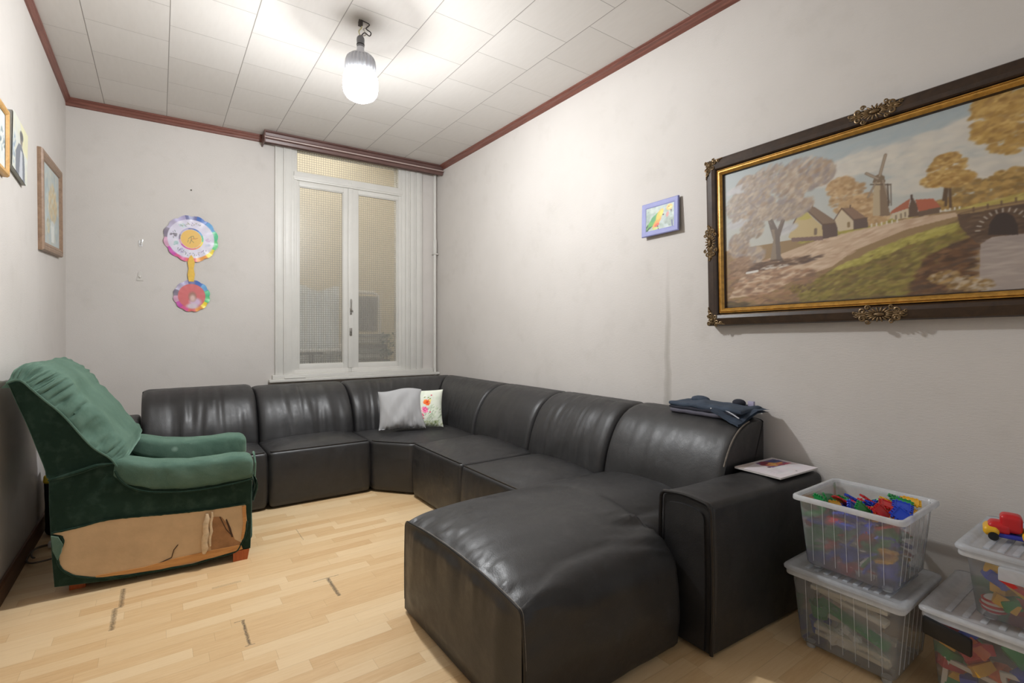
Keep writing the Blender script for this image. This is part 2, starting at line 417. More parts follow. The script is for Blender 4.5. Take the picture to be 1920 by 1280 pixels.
def art_object(name,art,place,mat,parent,mask=None,label=None,gain=1.08):
    g=art.geo(place,mask); me=bpy.data.meshes.new(name); Mi=WM[parent.name].inverted() if parent else Matrix.Identity(4)
    me.from_pydata([tuple(Mi@Vector(p)) for p in g.v],[],g.f)
    me.materials.append(mat); o=bpy.data.objects.new(name,me); C.objects.link(o)
    for f in me.polygons: f.use_smooth=True
    if parent: o.parent=parent; WM[o.name]=WM[parent.name]
    art.colour(o,gain)
    if label: o['label']=label
    return o

# ================================================================== ROOM SHELL
M_wallR=mat_wall('wallpaper_streaked',True); M_wall=mat_wall('wallpaper'); M_ceil=mat_ceiling(); M_floor=mat_floor()
M_trim=mat_wood('mahogany_trim',(134,86,74),(104,62,52),.4,(30,2,30)); M_trimb=mat_wood('mahogany_trim_back',(134,86,74),(104,62,52),.4,(2,30,30))
M_base=mat_wood('dark_baseboard',(112,76,52),(84,54,36),.5,(30,2,30))
M_paint=pm('old_white_paint',(214,212,206),.42,var=.03,vscale=7,bump=.12,bscale=40)
M_hard=pm('dull_metal',(150,146,140),.4,metal=.8)
struct('floor',Geo().box(XL-.1,XR+.1,YB,5.15,-.08,0),M_floor,smooth=False)
struct('ceiling',Geo().box(XL-.1,XR+.1,YB,5.15,CZ,CZ+.08),M_ceil,smooth=False)
struct('wall_left',Geo().box(XL-.1,XL,YB,5.15,0,CZ),M_wall,smooth=False)
struct('wall_right',Geo().box(XR,XR+.1,YB,5.15,0,CZ),M_wallR,smooth=False)
g=Geo()
WS0,WS1,WZ0,WZ1=1.60,2.67,.84,2.93
for a,b,c,d in ((0,WS0,0,CZ),(WS1,3.12,0,CZ),(WS0,WS1,0,WZ0),(WS0,WS1,WZ1,CZ)):
    t=Geo().box(a,b,0,.14,c,d); t.map(lambda x,y,z:bw(x,-y,z)); g.merge(t)
struct('wall_back',g,M_wall,smooth=False)
# cornice trims under the ceiling (small stepped moulding) and skirting boards
def moulding(p,q,nrm,steps,z0):
    """steps: profile (out from the wall, z below z0)"""
    rs=[[(P[0]+nrm[0]*a,P[1]+nrm[1]*a,z0-b) for a,b in steps] for P in (p,q)]
    return Geo().rings(rs)
prof=[(0,0),(.030,0),(.030,.010),(.024,.014),(.024,.022),(.016,.028),(.010,.036),(0,.038)]
struct('trim_1',moulding((XL,YB),(XL,5.04),(1,0),prof,CZ),M_trim,smooth=False)
prof_r=[(0,0),(.055,0),(.055,.006),(.044,.012),(.044,.017),(.026,.021),(.020,.027),(.006,.034),(0,.036)]
struct('trim_2',moulding((XR,YB),(XR,4.95),(-1,0),prof_r,CZ),M_trim,smooth=False)
prof_b=[(0,0),(.032,0),(.032,.014),(.026,.018),(.026,.036),(.018,.042),(.012,.056),(0,.060)]
struct('trim_3',moulding(bw(0,0,0)[:2],bw(1.38,0,0)[:2],BN,prof_b,CZ),M_trimb,smooth=False)
pb=[(0,0),(0,.088),(.010,.088),(.016,.078),(.016,0)]
def skirt(p,q,n): return Geo().rings([[(P[0]+n[0]*a,P[1]+n[1]*a,b) for a,b in pb] for P in (p,q)])
struct('baseboard_left',skirt((XL,YB),(XL,5.03),(1,0)),M_base,smooth=False)
struct('baseboard_right',skirt((XR,YB),(XR,4.93),(-1,0)),M_base,smooth=False)
struct('baseboard_back',skirt(bw(0,0,0)[:2],bw(3.07,0,0)[:2],BN),M_base,smooth=False)

# ------------------------------------------------------------------ window
def bwbox(s0,s1,o0,o1,z0,z1,bev=.003):
    return Geo().box(s0,s1,o0,o1,z0,z1,bev).map(lambda x,y,z:bw(x,y,z))
win=thing('window_1','','window',loc=bw(2.13,0,.74)); del win['label']; del win['category']; win['kind']='structure'
g=Geo()
for s0,s1,o in ((1.444,1.462,.030),(1.462,1.515,.022),(1.515,1.530,.034),(1.530,1.585,.028),(1.585,1.612,.016)):   # fluted left casing
    g.merge(bwbox(s0,s1,-.02,o,.80,CZ-.003))
for s0,s1,o in ((2.660,2.700,.016),(2.700,2.735,.030),(2.735,2.752,.020),(2.752,2.800,.034),(2.800,2.818,.024),(2.818,2.870,.036),(2.870,2.887,.026)):
    g.merge(bwbox(s0,s1,-.02,o,.80,CZ-.003))
build('casing',g,M_paint,win)
g=Geo()
g.merge(bwbox(1.60,1.636,-.12,.006,.80,2.94)); g.merge(bwbox(2.628,2.668,-.12,.006,.80,2.94))
g.merge(bwbox(1.60,2.668,-.12,.006,2.915,2.95)); g.merge(bwbox(1.60,2.668,-.10,.016,2.620,2.700)); g.merge(bwbox(1.60,2.668,-.10,.022,2.635,2.660))
g.merge(bwbox(1.60,2.668,-.12,.012,.80,.835))
build('frame',g,M_paint,win)
g=Geo(); g.merge(bwbox(1.391,3.070,-.02,.075,.735,.762,.008)); g.merge(bwbox(1.42,3.0,-.02,.055,.762,.800,.006))
build('window_sill',g,M_paint,win)
M_glass=mat_patterned_glass()
def sash(nm,s0,s1,z0,z1,e):
    g=Geo(); a,b,c,d=e
    g.merge(bwbox(s0,a,-.05,-.004,z0,z1)); g.merge(bwbox(b,s1,-.05,-.004,z0,z1)); g.merge(bwbox(a,b,-.05,-.004,z0,c)); g.merge(bwbox(a,b,-.05,-.004,d,z1))
    # glazing bead
    for q in ((a,a+.008,c,d),(b-.008,b,c,d),(a,b,c,c+.008),(a,b,d-.008,d)): g.merge(bwbox(q[0],q[1],-.04,-.012,q[2],q[3],.002))
    o=build(nm,g,M_paint,win); return o
sl=sash('sash',1.636,2.128,.835,2.620,(1.655,2.066,.885,2.572))
sr=sash('sash',2.134,2.628,.835,2.620,(2.208,2.618,.880,2.578))
def pane(s0,s1,z0,z1,par): return build('pane',bwbox(s0,s1,-.030,-.025,z0,z1,0),M_glass,par,smooth=False)
pane(1.655,2.066,.885,2.572,sl); pane(2.208,2.618,.880,2.578,sr); pane(1.636,2.628,2.700,2.915,win)
build('cover_strip',bwbox(2.108,2.156,-.006,.014,.84,2.618,.005),M_paint,win)
g=Geo().tube([bw(2.131,.030,z) for z in (1.395,1.41,1.43,1.47,1.505,1.52)],[.006,.010,.008,.007,.009,.005],10); g.merge(bwbox(2.122,2.140,.012,.028,1.37,1.43,.004)); g.tube([bw(2.131,.03,1.41),bw(2.15,.034,1.40)],.005,8)
build('espagnolette_handle',g,M_hard,win)
g=bwbox(2.118,2.142,.012,.026,1.16,1.235,.004); g.tube([bw(2.13,.02,1.20),bw(2.13,.042,1.20)],.008,10); build('latch_plate',g,M_hard,win)
for s_,z in ((2.118,2.66),(2.14,2.66),(2.118,.82),(2.14,.82)): build('hinge_pin',bwbox(s_-.006,s_+.006,.01,.024,z-.018,z+.018,.003),M_paint,win)
build('draught_strip',bwbox(1.52,1.70,.05,.068,.765,.777,.003),M_paint,win)

# brown curtain pelmet box under the ceiling
def pelmet_prof(): return [(0,.0),(.185,.0),(.185,.012),(.168,.018),(.160,.040),(.172,.050),(.182,.058),(.182,.068),(.166,.074),(.160,.096),(.146,.100),(.146,.074),(0,.060)]
M_pel=mat_wood('pelmet_wood',(112,84,78),(84,58,53),.38,(2,30,30)); M_pell=pm('pelmet_ridge_highlight',(176,158,152),.35)
p=thing('curtain_pelmet','stepped brown wooden curtain pelmet box above the white window','pelmet',loc=bw(2.2,.09,2.87))
build('box',Geo().rings([[bw(s_,a,CZ-.001-b) for a,b in pelmet_prof()] for s_ in (1.345,3.065)]),M_pel,p,smooth=False)
build('ridge',bwbox(1.338,3.066,.158,.189,CZ-.068,CZ-.056,.004),M_pell,p,label='ridge along the pelmet with its highlight painted pale')  # highlight along the ridge is put into its paler colour
build('end_cap',bwbox(1.336,1.347,.0,.187,CZ-.1,CZ-.002,.003),M_pel,p)
build('curtain_rail',bwbox(1.40,3.0,.06,.085,CZ-.085,CZ-.06,.002),M_pel,p)
# heating pipe in the corner
g=Geo().tube([bw(3.030,.035,z) for z in (.70,1.2,2.0,2.9)],.016,14)
pp=thing('heating_pipe','white painted vertical pipe in the corner right of the window','pipe',loc=bw(3.03,.035,.7))
build('tube',g,M_paint,pp)
build('sleeve',Geo().tube([bw(3.030,.035,z) for z in (2.045,2.05,2.19,2.195)],[.018,.022,.022,.018],14),M_paint,pp)
build('clamp',bwbox(3.005,3.060,0,.062,2.035,2.047,.002),M_paint,pp)

# ------------------------------------------------------------------ what stands in the veranda behind the patterned glass
struct('wall_veranda',Geo().merge(bwbox(.9,3.4,-1.75,-1.70,0,3.9,0)).merge(bwbox(.86,.9,-1.75,-.14,0,3.9,0)).merge(bwbox(3.4,3.44,-1.75,-.14,0,3.9,0)).merge(bwbox(.86,3.44,-1.75,-.14,3.9,3.94,0)).merge(bwbox(.86,3.44,-.15,-.14,3.05,3.9,0)),pm('veranda_plaster',(204,193,168),.8,var=.08,vscale=3),smooth=False)
struct('floor_veranda',bwbox(.9,3.4,-1.70,-.14,-.08,.0,0),pm('veranda_floor',(150,146,140),.7),smooth=False)
M_sheet=pm('pale_sheet',(238,243,250),.8,var=.05)
g=Geo(); rs=[]
for i in range(40):
    s_=1.70+.52*i/39; r=[]
    for k in range(24):
        z=.75+.93*k/23; r.append(bw(s_+.0*z,-.78+.025*math.sin(i*.9+z*2)+.03*nz(s_*6,z*3),z+.03*math.sin(i*.21)*(k/23)))
    rs.append(r)
rs+=[[(x,y+.01,z) for x,y,z in r] for r in rs[::-1]]
g.rings(rs,closed=False,cap0=False,cap1=False)
g2=single('hanging_sheet',g,M_sheet,'pale bluish sheet hanging behind the left window pane','sheet')
t=thing('veranda_table','pale table with a dark centre post behind the left window pane','table',loc=bw(1.9,-.55,0))
build('table_top',bwbox(1.55,2.25,-.72,-.40,.985,1.005,.004),pm('veranda_white',(226,226,228),.6),t); build('post',Geo().tube([bw(1.88,-.55,z) for z in (.0,.5,.985)],.022,10),pm('veranda_dark',(96,94,98),.5,metal=.3),t); build('bracket',bwbox(1.76,2.0,-.58,-.53,.955,.985,.003),MC['veranda_dark'],t)
t=thing('veranda_chair','white framed chair with a grey back behind the right window pane','chair',loc=bw(2.45,-.6,0))
arc=[bw(2.27,-.6,1.05),bw(2.27,-.6,1.58)]+[bw(2.33-.06*math.cos(a),-.6,1.58+.06*math.sin(a)) for a in (.5,1.1,1.57)]+[bw(2.56+.06*math.sin(a),-.6,1.58+.06*math.cos(a)) for a in (0,.5,1.1,1.57)]+[bw(2.63,-.6,1.3),bw(2.63,-.6,1.0)]
build('back_frame',Geo().tube(arc,.014,8),MC['veranda_white'],t); build('back_panel',bwbox(2.285,2.605,-.61,-.59,1.2,1.60,.01),pm('grey_mesh',(120,118,114),.7),t); build('seat',bwbox(2.26,2.66,-1.0,-.6,1.0,1.05,.01),MC['veranda_white'],t)
for a,b in ((2.28,-.98),(2.64,-.98),(2.28,-.62),(2.64,-.62)): build('leg',Geo().tube([bw(a,b,0),bw(a,b,1.0)],.014,8),MC['veranda_white'],t)
rr=random.Random(3)
for k in range(7):
    z=.80+.055*k; single('stacked_board',bwbox(2.15+rr.uniform(0,.05),2.62+rr.uniform(-.06,.04),-.50+rr.uniform(-.03,.02),-.30,z,z+.045,.004),pm('veranda_grey%d'%(k%3),((150,150,148),(112,110,106),(178,176,172))[k%3],.7,var=.2,vscale=30),'grey weathered board stacked outside the right window pane','board','boards stacked behind the right pane')
struct('trim_4',bwbox(1.6,2.7,-.56,-.14,.74,.80,.003),pm('veranda_ledge',(170,168,164),.7))
g=Geo()
for k in range(60):
    a=rr.uniform(0,2*PI); c=(2.58+rr.uniform(-.06,.08),-.22+rr.uniform(-.05,.03),.86+rr.uniform(0,.33))
    q=Geo().ellipsoid((0,0,0),(.028,.010,.004),6,4,Matrix.Rotation(a,3,'Z')@Matrix.Rotation(rr.uniform(-1,1),3,'Y')); q.map(lambda x,y,z:bw(c[0]+x,c[1]+y,c[2]+z)); g.merge(q)
t=thing('window_plant','small dark green plant behind the lower right corner of the window','plant',loc=bw(2.58,-.22,.80))
build('foliage',g,pm('plant_green',(52,92,74),.6,var=.3,vscale=60),t); build('stem',Geo().tube([bw(2.58,-.22,.80),bw(2.585,-.22,1.12)],.006,6),pm('stem_brown',(90,80,60),.7),t)

# ================================================================== SECTIONAL SOFA
M_lea=mat_leather('black_leather'); M_lea2=mat_leather('black_leather_worn',1.1); M_seam=pm('leather_piping',(30,28,28),.38); M_thr=pm('worn_piping',(120,112,102),.6,var=.3,vscale=80)
SR=thing('sectional_sofa','large black leather corner sofa with chaise along the back and right walls','sofa',loc=(1.6,2.6,0))
def fold(a,v,amp,f=22,seed=0):
    """soft gathered folds: mostly varying along a, drifting with v"""
    return amp*(nz(a*f+seed,v*2.5,seed)+.5*nz(a*f*2.1+seed,v*4,seed+9))
def fillet(poly,r=.03,n=5):
    out=[]; m=len(poly)
    for i in range(m):
        a,b,c=Vector(poly[i-1]),Vector(poly[i]),Vector(poly[(i+1)%m]); u=(a-b).normalized(); v=(c-b).normalized()
        p,q=b+u*r,b+v*r
        for k in range(n+1):
            t=k/n; out.append(tuple(p*(1-t)**2+b*2*t*(1-t)+q*t*t))
    return out
def resample(poly,step):
    out=[]; m=len(poly)
    for i in range(m):
        a=np.array(poly[i]); b=np.array(poly[(i+1)%m]); d=np.hypot(*(b-a)); k=max(1,int(round(d/step)))
        for j in range(k): out.append(tuple(a+(b-a)*j/k))
    return out
def seat(poly,z1,name='seat',r=.022,crown=.035,bulge=.012,seed=0,front=None,gather=.004,mat=None):
    """upholstered block: poly is its outline, counter-clockwise"""
    P=resample(fillet(poly,.035),.018); n=len(P); cx=sum(p[0] for p in P)/n; cy=sum(p[1] for p in P)/n
    N=[]
    for i in range(n):
        a=np.array(P[i-2]);b=np.array(P[(i+2)%n]); t=b-a; t/=np.hypot(*t); N.append((t[1],-t[0]))
    def ring(z,ins,zf=None): return [(P[i][0]-N[i][0]*(ins(i) if callable(ins) else ins),P[i][1]-N[i][1]*(ins(i) if callable(ins) else ins),z+(zf(i) if zf else 0)) for i in range(n)]
    # the upper edge sags at the outline corners
    rs=[ring(.012,.02),ring(.025,.006)]
    for k in range(1,15):
        t=k/15; z=.025+(z1-r-.025)*t
        rs.append(ring(z,lambda i:-bulge*math.sin(PI*t)-fold(P[i][0]+P[i][1],z,gather*(.3+t*t*1.2),16,seed)))
    for k in range(5):
        th=PI/2*k/4; rs.append(ring(z1-r+r*math.sin(th),r*(1-math.cos(th))))
    edge=rs[-2]
    base=rs[-1]; bx0=min(p[0] for p in base); bx1=max(p[0] for p in base); by0=min(p[1] for p in base); by1=max(p[1] for p in base)
    for k in range(1,16):
        q=k/16; kk=q**1.15; row=[]
        for x,y,z in base:
            x+=(cx-x)*kk; y+=(cy-y)*kk; U=min(1,abs(2*(x-bx0)/(bx1-bx0)-1)); V=min(1,abs(2*(y-by0)/(by1-by0)-1))
            f=((1-U**2.6)*(1-V**2.6))**.75*(1-(1-q)**6)
            row.append((x,y,z+f*crown+(1-(1-q)**4)*(.014*math.exp(-q*5)*nz(x*18+y*5,y*18-x*5,seed)+.006*nz(x*5,y*5,seed+2)*f)))
        rs.append(row)
    o=build(name,Geo().rings(rs),mat or M_lea,SR)
    if front:  # piping along the stretch of the outline that faces the room
        pts=[p for p in edge if front(p[0],p[1])]
        if pts:
            # start the run at its open end
            k0=0
            for i in range(len(pts)):
                if math.dist(pts[i][:2],pts[i-1][:2])>.06: k0=i
            pts=pts[k0:]+pts[:k0]
            build('piping',Geo().tube([(x,y,z+.003) for x,y,z in pts],.0042,6),M_seam,o)
    return o
ZS=.385
seat([(-.10,3.66),(.594,3.66),(.594,4.12),(-.10,4.12)],ZS,seed=1,front=lambda x,y:y<3.68,crown=.04)
seat([(.600,3.655),(1.288,3.635),(1.288,4.12),(.600,4.12)],ZS,seed=2,front=lambda x,y:y<3.70,crown=.04)
seat([(1.296,3.635),(1.505,3.385),(2.12,3.37),(2.12,4.12),(1.296,4.12)],ZS-.008,seed=3,front=lambda x,y:x+y*.84<4.40,crown=.035)
seat([(1.495,2.655),(2.12,2.655),(2.12,3.362),(1.495,3.362)],ZS+.002,seed=4,front=lambda x,y:x<1.52,crown=.045)
seat([(1.495,2.010),(2.12,2.010),(2.12,2.647),(1.495,2.647)],ZS-.002,seed=5,front=lambda x,y:x<1.52,crown=.045)

# chaise: one long cover running from the front panel to the backrest, rolling softly over its near side
def chaise():
    x0,x1=.862,2.12; nx=110; rs=[]
    for i in range(nx+1):
        u=i/nx; x=x0+(x1-x0)*u
        y0=1.165+.135*smooth01((x-1.585)/.06); y1=2.003
        ez=1-math.exp(-u*(x1-x0)/.085)                       # the crown rises away from the front seam
        crown=.028+.026*ez; zt=ZS-.006+.030*ez-.012*smooth01((u-.55)/.4)
        rn=.020+.105*smooth01(u/.22)             # near-side roll radius grows away from the seam
        pts=[]
        w=y1-y0
        for k in range(15):                      # near side going up
            t=k/14; z=.012+(zt-rn-.012)*t; pts.append((y0+(.012 if k==0 else 0)-.014*math.sin(PI*t),z,0))
        for k in range(1,12):
            th=PI/2*k/11; pts.append((y0+rn*(1-math.cos(th)),zt-rn+rn*math.sin(th),.3))
        ya=y0+rn; yb=y1-.03
        for k in range(1,44):
            t=k/44; y=ya+(yb-ya)*t; tt=(y-y0)/w
            pts.append((y,zt+crown*math.sin(PI*min(1,max(0,tt)))**.7-(crown*math.sin(PI*rn/w)**.7)*(1-t)**6,1))
        zz=pts[-1][1]
        for k in range(8):
            th=PI/2*k/7; pts.append((y1-.03+.03*math.sin(th),zz-.03+.03*math.cos(th),.3))
        for k in range(1,10): pts.append((y1+.006*math.sin(PI*k/10),(zz-.03)*(1-k/9)+.012*k/9,0))
        g0=math.exp(-u*(x1-x0)/.095); ring=[]
        for (y,z,m) in pts:
            dx=0; dz=0
            # short gathers that fan out from the front seam, and a few long loose creases
            ga=.0125*g0*(nz(y*26,z*26,3)+.6*nz(y*55,z*55,8))*(1 if u>0 else 0)
            la=.0065*nz(x*3.2+y*1.5,y*5,4)*smooth01(u/.1)
            if m: dz=ga+la
            side=(0 if m==1 else 1)*(ga*.9+.006*nz(x*7,z*9,2)*smooth01(u/.05))
            # loose pulled fabric by the arm
            d=math.hypot(x-1.60,y-1.30); dz+=.022*math.exp(-(d/.17)**2)*nz(x*6+y*24,x*5,1)*(1 if m else 0)
            ring.append((x,y-side,z+dz))
        rs.append(ring)
    # front panel, slightly bulging with loose gathers below the seam
    R0=rs[0]; o=build('chaise',Geo().rings(rs),M_lea2,SR)
    tp=sorted([(p[1],p[2]) for p in R0 if p[2]>ZS-.06]); ty=[p[0] for p in tp]; tz=[p[1] for p in tp]
    g=Geo(); ny,nzz=90,50; rows=[]
    for j in range(nzz+1):
        q=j/nzz; row=[]
        for i in range(ny+1):
            p=i/ny; y=1.162+(2.006-1.162)*p; zt=float(np.interp(y,ty,tz)); z=.012+(zt-.012)*q
            e=smooth01(min(p,1-p)*7)*smooth01(min(q*5,(1-q)*9)); top=math.exp(-(1-q)*zt/.10)
            x=x0-.004-.020*e*math.sin(PI*min(1,q*.6+.25))+e*(.010*nz(y*11,z*2.2,5)*(.3+top)+.006*nz(y*30,z*3,6)*top+.006*nz(y*4+z*5,z*2,8))
            row.append((x,y,z))
        rows.append(row)
    build('front_panel',g.rings(rows,closed=False,cap0=False,cap1=False),M_lea2,o)
    seam=[p for p in R0 if p[2]>.03]
    build('piping',Geo().tube([(p[0]-.001,p[1],p[2]+.002) for p in seam],.0045,6),M_seam,o)
    build('worn_stitching',Geo().tube([(p[0]+.004,p[1]-.001,p[2]+.004) for p in seam if p[2]<ZS+.05 and p[1]<1.9 and (p[2]>.2)],.0016,5),M_thr,o,label='frayed pale stitching along the seam')
chaise()

# backrests
BPROF=[(.455,.30),(.462,.38),(.452,.44),(.425,.53),(.378,.62),(.315,.695),(.235,.745),(.150,.768),(.075,.774),(.022,.765),(.0,.730),(.0,.40),(.0,.02)]
BC=catmull(BPROF,58)
def backrest(orig,al,inn,L,dsc,zsc,seed,m0=0,m1=0,p0=.03,p1=.03,amp=.005,band=None):
    """orig: foot of the back plane, al: unit direction along it, inn: unit direction into the room; m0/m1 mitre the ends"""
    n=int(L/.012); rs=[]
    N=[]
    for i in range(len(BC)):
        a=np.array(BC[max(0,i-1)]);b=np.array(BC[min(len(BC)-1,i+1)]); t=b-a; t/=max(1e-9,np.hypot(*t)); N.append((t[1],-t[0]) )
    for i in range(n+1):
        t=i/n; ring=[]
        def pin(x,e=.05): return 0 if x>=e else 1-math.sqrt(max(0,1-(1-x/e)**2))
        ins=p0*pin(t*L)+p1*pin((1-t)*L)
        for k,(d,z) in enumerate(BC):
            nd=N[k]; front=1 if k<34 else .15
            f=fold(t*L,z,amp*front*(.35+1.1*math.exp(-((t-.5)/.35)**2)),15,seed)+.006*nz(t*L*4,z*5,seed)*front
            bl=.014*math.sin(PI*t)**.6*front if band is None else 0
            dd=d+(-nd[0])*0+ (nd[0])*(-ins) ; zz=z+nd[1]*(-ins)
            dd+=nd[0]*(f+bl); zz+=nd[1]*(f+bl)*.6
            dd=max(dd,0 if d<.01 else .003)*dsc; zz=max(.01,zz*zsc)
            a=m0*dd+(L-m0*dd-m1*dd)*t
            ring.append((orig[0]+al[0]*a+inn[0]*dd,orig[1]+al[1]*a+inn[1]*dd,zz))
        rs.append(ring)
    g=Geo().rings(rs,cap0=False,cap1=False); m=len(BC)
    for r0,b in ((rs[0],0),(rs[-1],(len(rs)-1)*m)):
        k=len(g.v); q=min(range(m),key=lambda i:abs(BC[i][1]-.35)+abs(BC[i][0])); p,s_=r0[2],r0[q]
        g.v.append(tuple((p[i]+s_[i])/2 for i in range(3)))
        g.f+=[(b+i,b+(i+1)%m,k) for i in range(m)]
    return build('backrest',g,M_lea,SR,auto=50)
# back row (back plane y=4.53, pushed a little off the wall) and right row (back plane x=2.43)
backrest((-.10,4.53),(1,0),(0,-1),.700,1.02,1.005,11,amp=.012)
backrest((.605,4.53),(1,0),(0,-1),.700,1.02,.985,12,amp=.010)
backrest((1.31,4.53),(1,0),(0,-1),1.12,1.02,.985,13,m1=.82,p1=.012,amp=.010)
backrest((2.43,4.53),(0,-1),(-1,0),1.115,.86,.985,14,m0=1.19,p0=.012,amp=.003)
backrest((2.43,3.41),(0,-1),(-1,0),.705,.86,.990,15,amp=.003)
backrest((2.43,2.70),(0,-1),(-1,0),.700,.86,.995,16,amp=.009)
o=backrest((2.43,1.995),(0,-1),(-1,0),.715,.86,1.0,17,p1=.012,amp=.003)
# pale edge seam on the open end of the last backrest
ep=[(2.43-d*.86,1.284,z) for d,z in BC[2:34] if z>.57]
build('piping',Geo().tube(ep,.0035,6),M_thr,o,label='pale worn edge seam')
def arm(x0,x1,y0,y1,z1,sh=0,front='x',seed=0):
    r=.03; n=60; rs=[]
    # cross-section across the arm, swept along its length
    def sec(a):
        w=y1-y0; pts=[]
        for k in range(13): t=k/12; pts.append((0-.006*math.sin(PI*t),.012+(z1-r-.012)*t))
        for k in range(1,7): th=PI/2*k/6; pts.append((r*(1-math.cos(th)),z1-r+r*math.sin(th)))
        for k in range(1,10): t=k/10; pts.append((r+(w-2*r)*t,z1+.008*math.sin(PI*t)))
        for k in range(0,7): th=PI/2*k/6; pts.append((w-r+r*math.sin(th),z1-r+r*math.cos(th)))
        for k in range(1,13): t=k/12; pts.append((w+.006*math.sin(PI*t),(z1-r)*(1-t)+.012*t))
        return pts
    for i in range(n+1):
        u=i/n; e=min(u,1-u)*(x1-x0); ins=.012*(1-math.sqrt(max(0,1-(1-min(1,e/.02))**2)))
        ring=[]
        for (c,z) in sec(u):
            w=y1-y0; cc=ins+(c)*(w-2*ins)/w; zz=z-ins*(z/z1)
            q=.0022*nz(u*9+seed,z*8,c*8)
            if front=='x': ring.append((x0+(x1-x0)*u,y0+cc+sh*u*(x1-x0)-(q if c<w*.5 else -q),zz+q))
            else: ring.append((x0+cc,y0+0,zz))
        rs.append(ring)
    return rs,sec
rs,sec=arm(1.648,2.44,1.062,1.285,.563,-.055,seed=4)
ao=build('armrest',Geo().rings(rs),M_lea,SR)
pan=[(1.062+c,z) for c,z in sec(0)]
build('piping',Geo().tube([(1.645,y,z) for y,z in pan],.0075,8),M_seam,ao)
build('front_panel',Geo().prism([(1.062+.026+(c-.0)*(.223-.052)/.223,z-.035 if z>.1 else z+.01) for c,z in sec(0)],1.655,1.637,'x'),M_lea,ao)
build('worn_corner',Geo().tube([(1.642,y-.001,z+.004) for y,z in pan if z>.46 and y<1.075],.0022,5),M_thr,ao,label='frayed pale corner of the armrest seam')
build('worn_corner',Geo().tube([(1.642,y+.001,z+.004) for y,z in pan if z>.545 and y>1.245],.0022,5),M_thr,ao,label='frayed pale corner of the armrest seam')
# left armrest, mostly hidden behind the green armchair (runs towards the back wall)
g=Geo().box(-.305,-.108,3.67,4.53,.012,.598,.03,4); ao=build('armrest',g,M_lea,SR)
build('strap',Geo().tube([(-.25,3.69,.604),(-.20,3.72,.606),(-.13,3.71,.604)],.006,6),pm('black_strap',(14,14,14),.5),ao)
for x,y in ((-.05,3.75),(1.2,3.75),(1.58,2.1),(1.58,3.2),(.93,1.25),(.93,1.9),(2.3,1.4),(2.3,4.4),(0,4.4)):
    build('foot',Geo().lathe([(.018,0),(.022,.004),(.022,.02)],(x,y,0),12),pm('sofa_foot',(20,18,18),.5),SR)

# ================================================================== GREEN ARMCHAIR
CA=R(-4); CM=Matrix.Translation((-.385,3.0,0))@Matrix.Rotation(CA,4,'Z')
CW=.74
M_vd=mat_velvet('green_velvet_shaded',(38,58,48),(30,48,39)); M_vl=mat_velvet('green_velvet_worn_lit',(100,126,112),(74,100,87),True,.95)  # shade of the sides and light on the worn tops put into colour
CHR=thing('velvet_armchair','worn green velvet recliner armchair with torn side showing bare board','armchair',M=CM)
def cb(name,g,mat,parent=CHR,**k): return build(name,g,mat,parent,world=False,**k)
body=[(.0,.05),(-.008,.17),(-.014,.30),(-.018,.42),(-.019,.53),(.05,.565),(.12,.585),(.19,.59),(.26,.560),(.40,.50),(.55,.48),(.70,.48),(.775,.47),(.788,.40),(.788,.32),(.786,.18),(.781,.05),(.74,.048),(.612,.034),(.50,.026),(.389,.023),(.28,.024),(.185,.030),(.09,.040)]
def sidepanel(t0,t1): 
    g=Geo().prism([(a,b) for a,b in body],t0,t1,'y',bev=.012); return g
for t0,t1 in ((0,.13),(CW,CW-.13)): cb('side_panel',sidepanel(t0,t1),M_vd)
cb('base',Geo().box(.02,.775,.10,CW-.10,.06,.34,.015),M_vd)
# padded arms: a soft roll lying along each side
def armpad(tc,sgn):
    rs=[]; n=70
    for i in range(n+1):
        u=i/n; s_=.14+.655*u
        top=np.interp(s_,[.14,.20,.25,.36,.50,.60,.70,.76,.80],[.580,.592,.590,.560,.543,.543,.549,.543,.522])
        low=np.interp(s_,[.14,.25,.36,.50,.62,.76,.80],[.540,.47,.425,.405,.405,.415,.42])
        e=min(u*1.6,(1-u))*.655; k=1 if e>.022 else math.sqrt(max(.02,1-(1-e/.022)**2))
        cz=(top+low)/2; hz=(top-low)/2*(.7+.3*k); hw=.080*(.7+.3*k)*(.55+.45*smooth01((s_-.12)/.16)); ring=[]
        for j in range(36):
            a=2*PI*j/36; ca,sa=math.cos(a),math.sin(a); ex=.46
            y=math.copysign(abs(ca)**ex,ca)*hw; z=math.copysign(abs(sa)**ex,sa)*hz
            w=.004*nz(s_*14,a*2,sgn*3)+.0035*nz(s_*30+a,a*4,sgn*5)
            ring.append((s_,tc+y*(1+w*8),cz+z*(1+w*5)))
        rs.append(ring)
    return Geo().rings(rs)
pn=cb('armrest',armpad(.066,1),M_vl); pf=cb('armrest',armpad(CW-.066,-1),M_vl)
cb('piping',Geo().tube([(s_,-.012,z) for s_,z in catmull([(.215,.545),(.235,.50),(.28,.455),(.36,.422),(.50,.402),(.62,.402),(.74,.412),(.79,.42)],40)],.004,6),M_vd,pn)
cb('front_trim',Geo().tube([(.800,.0,.43),(.803,.0,.50),(.80,.03,.535),(.80,.08,.543),(.80,.12,.53)],.005,6),M_vl,pn)
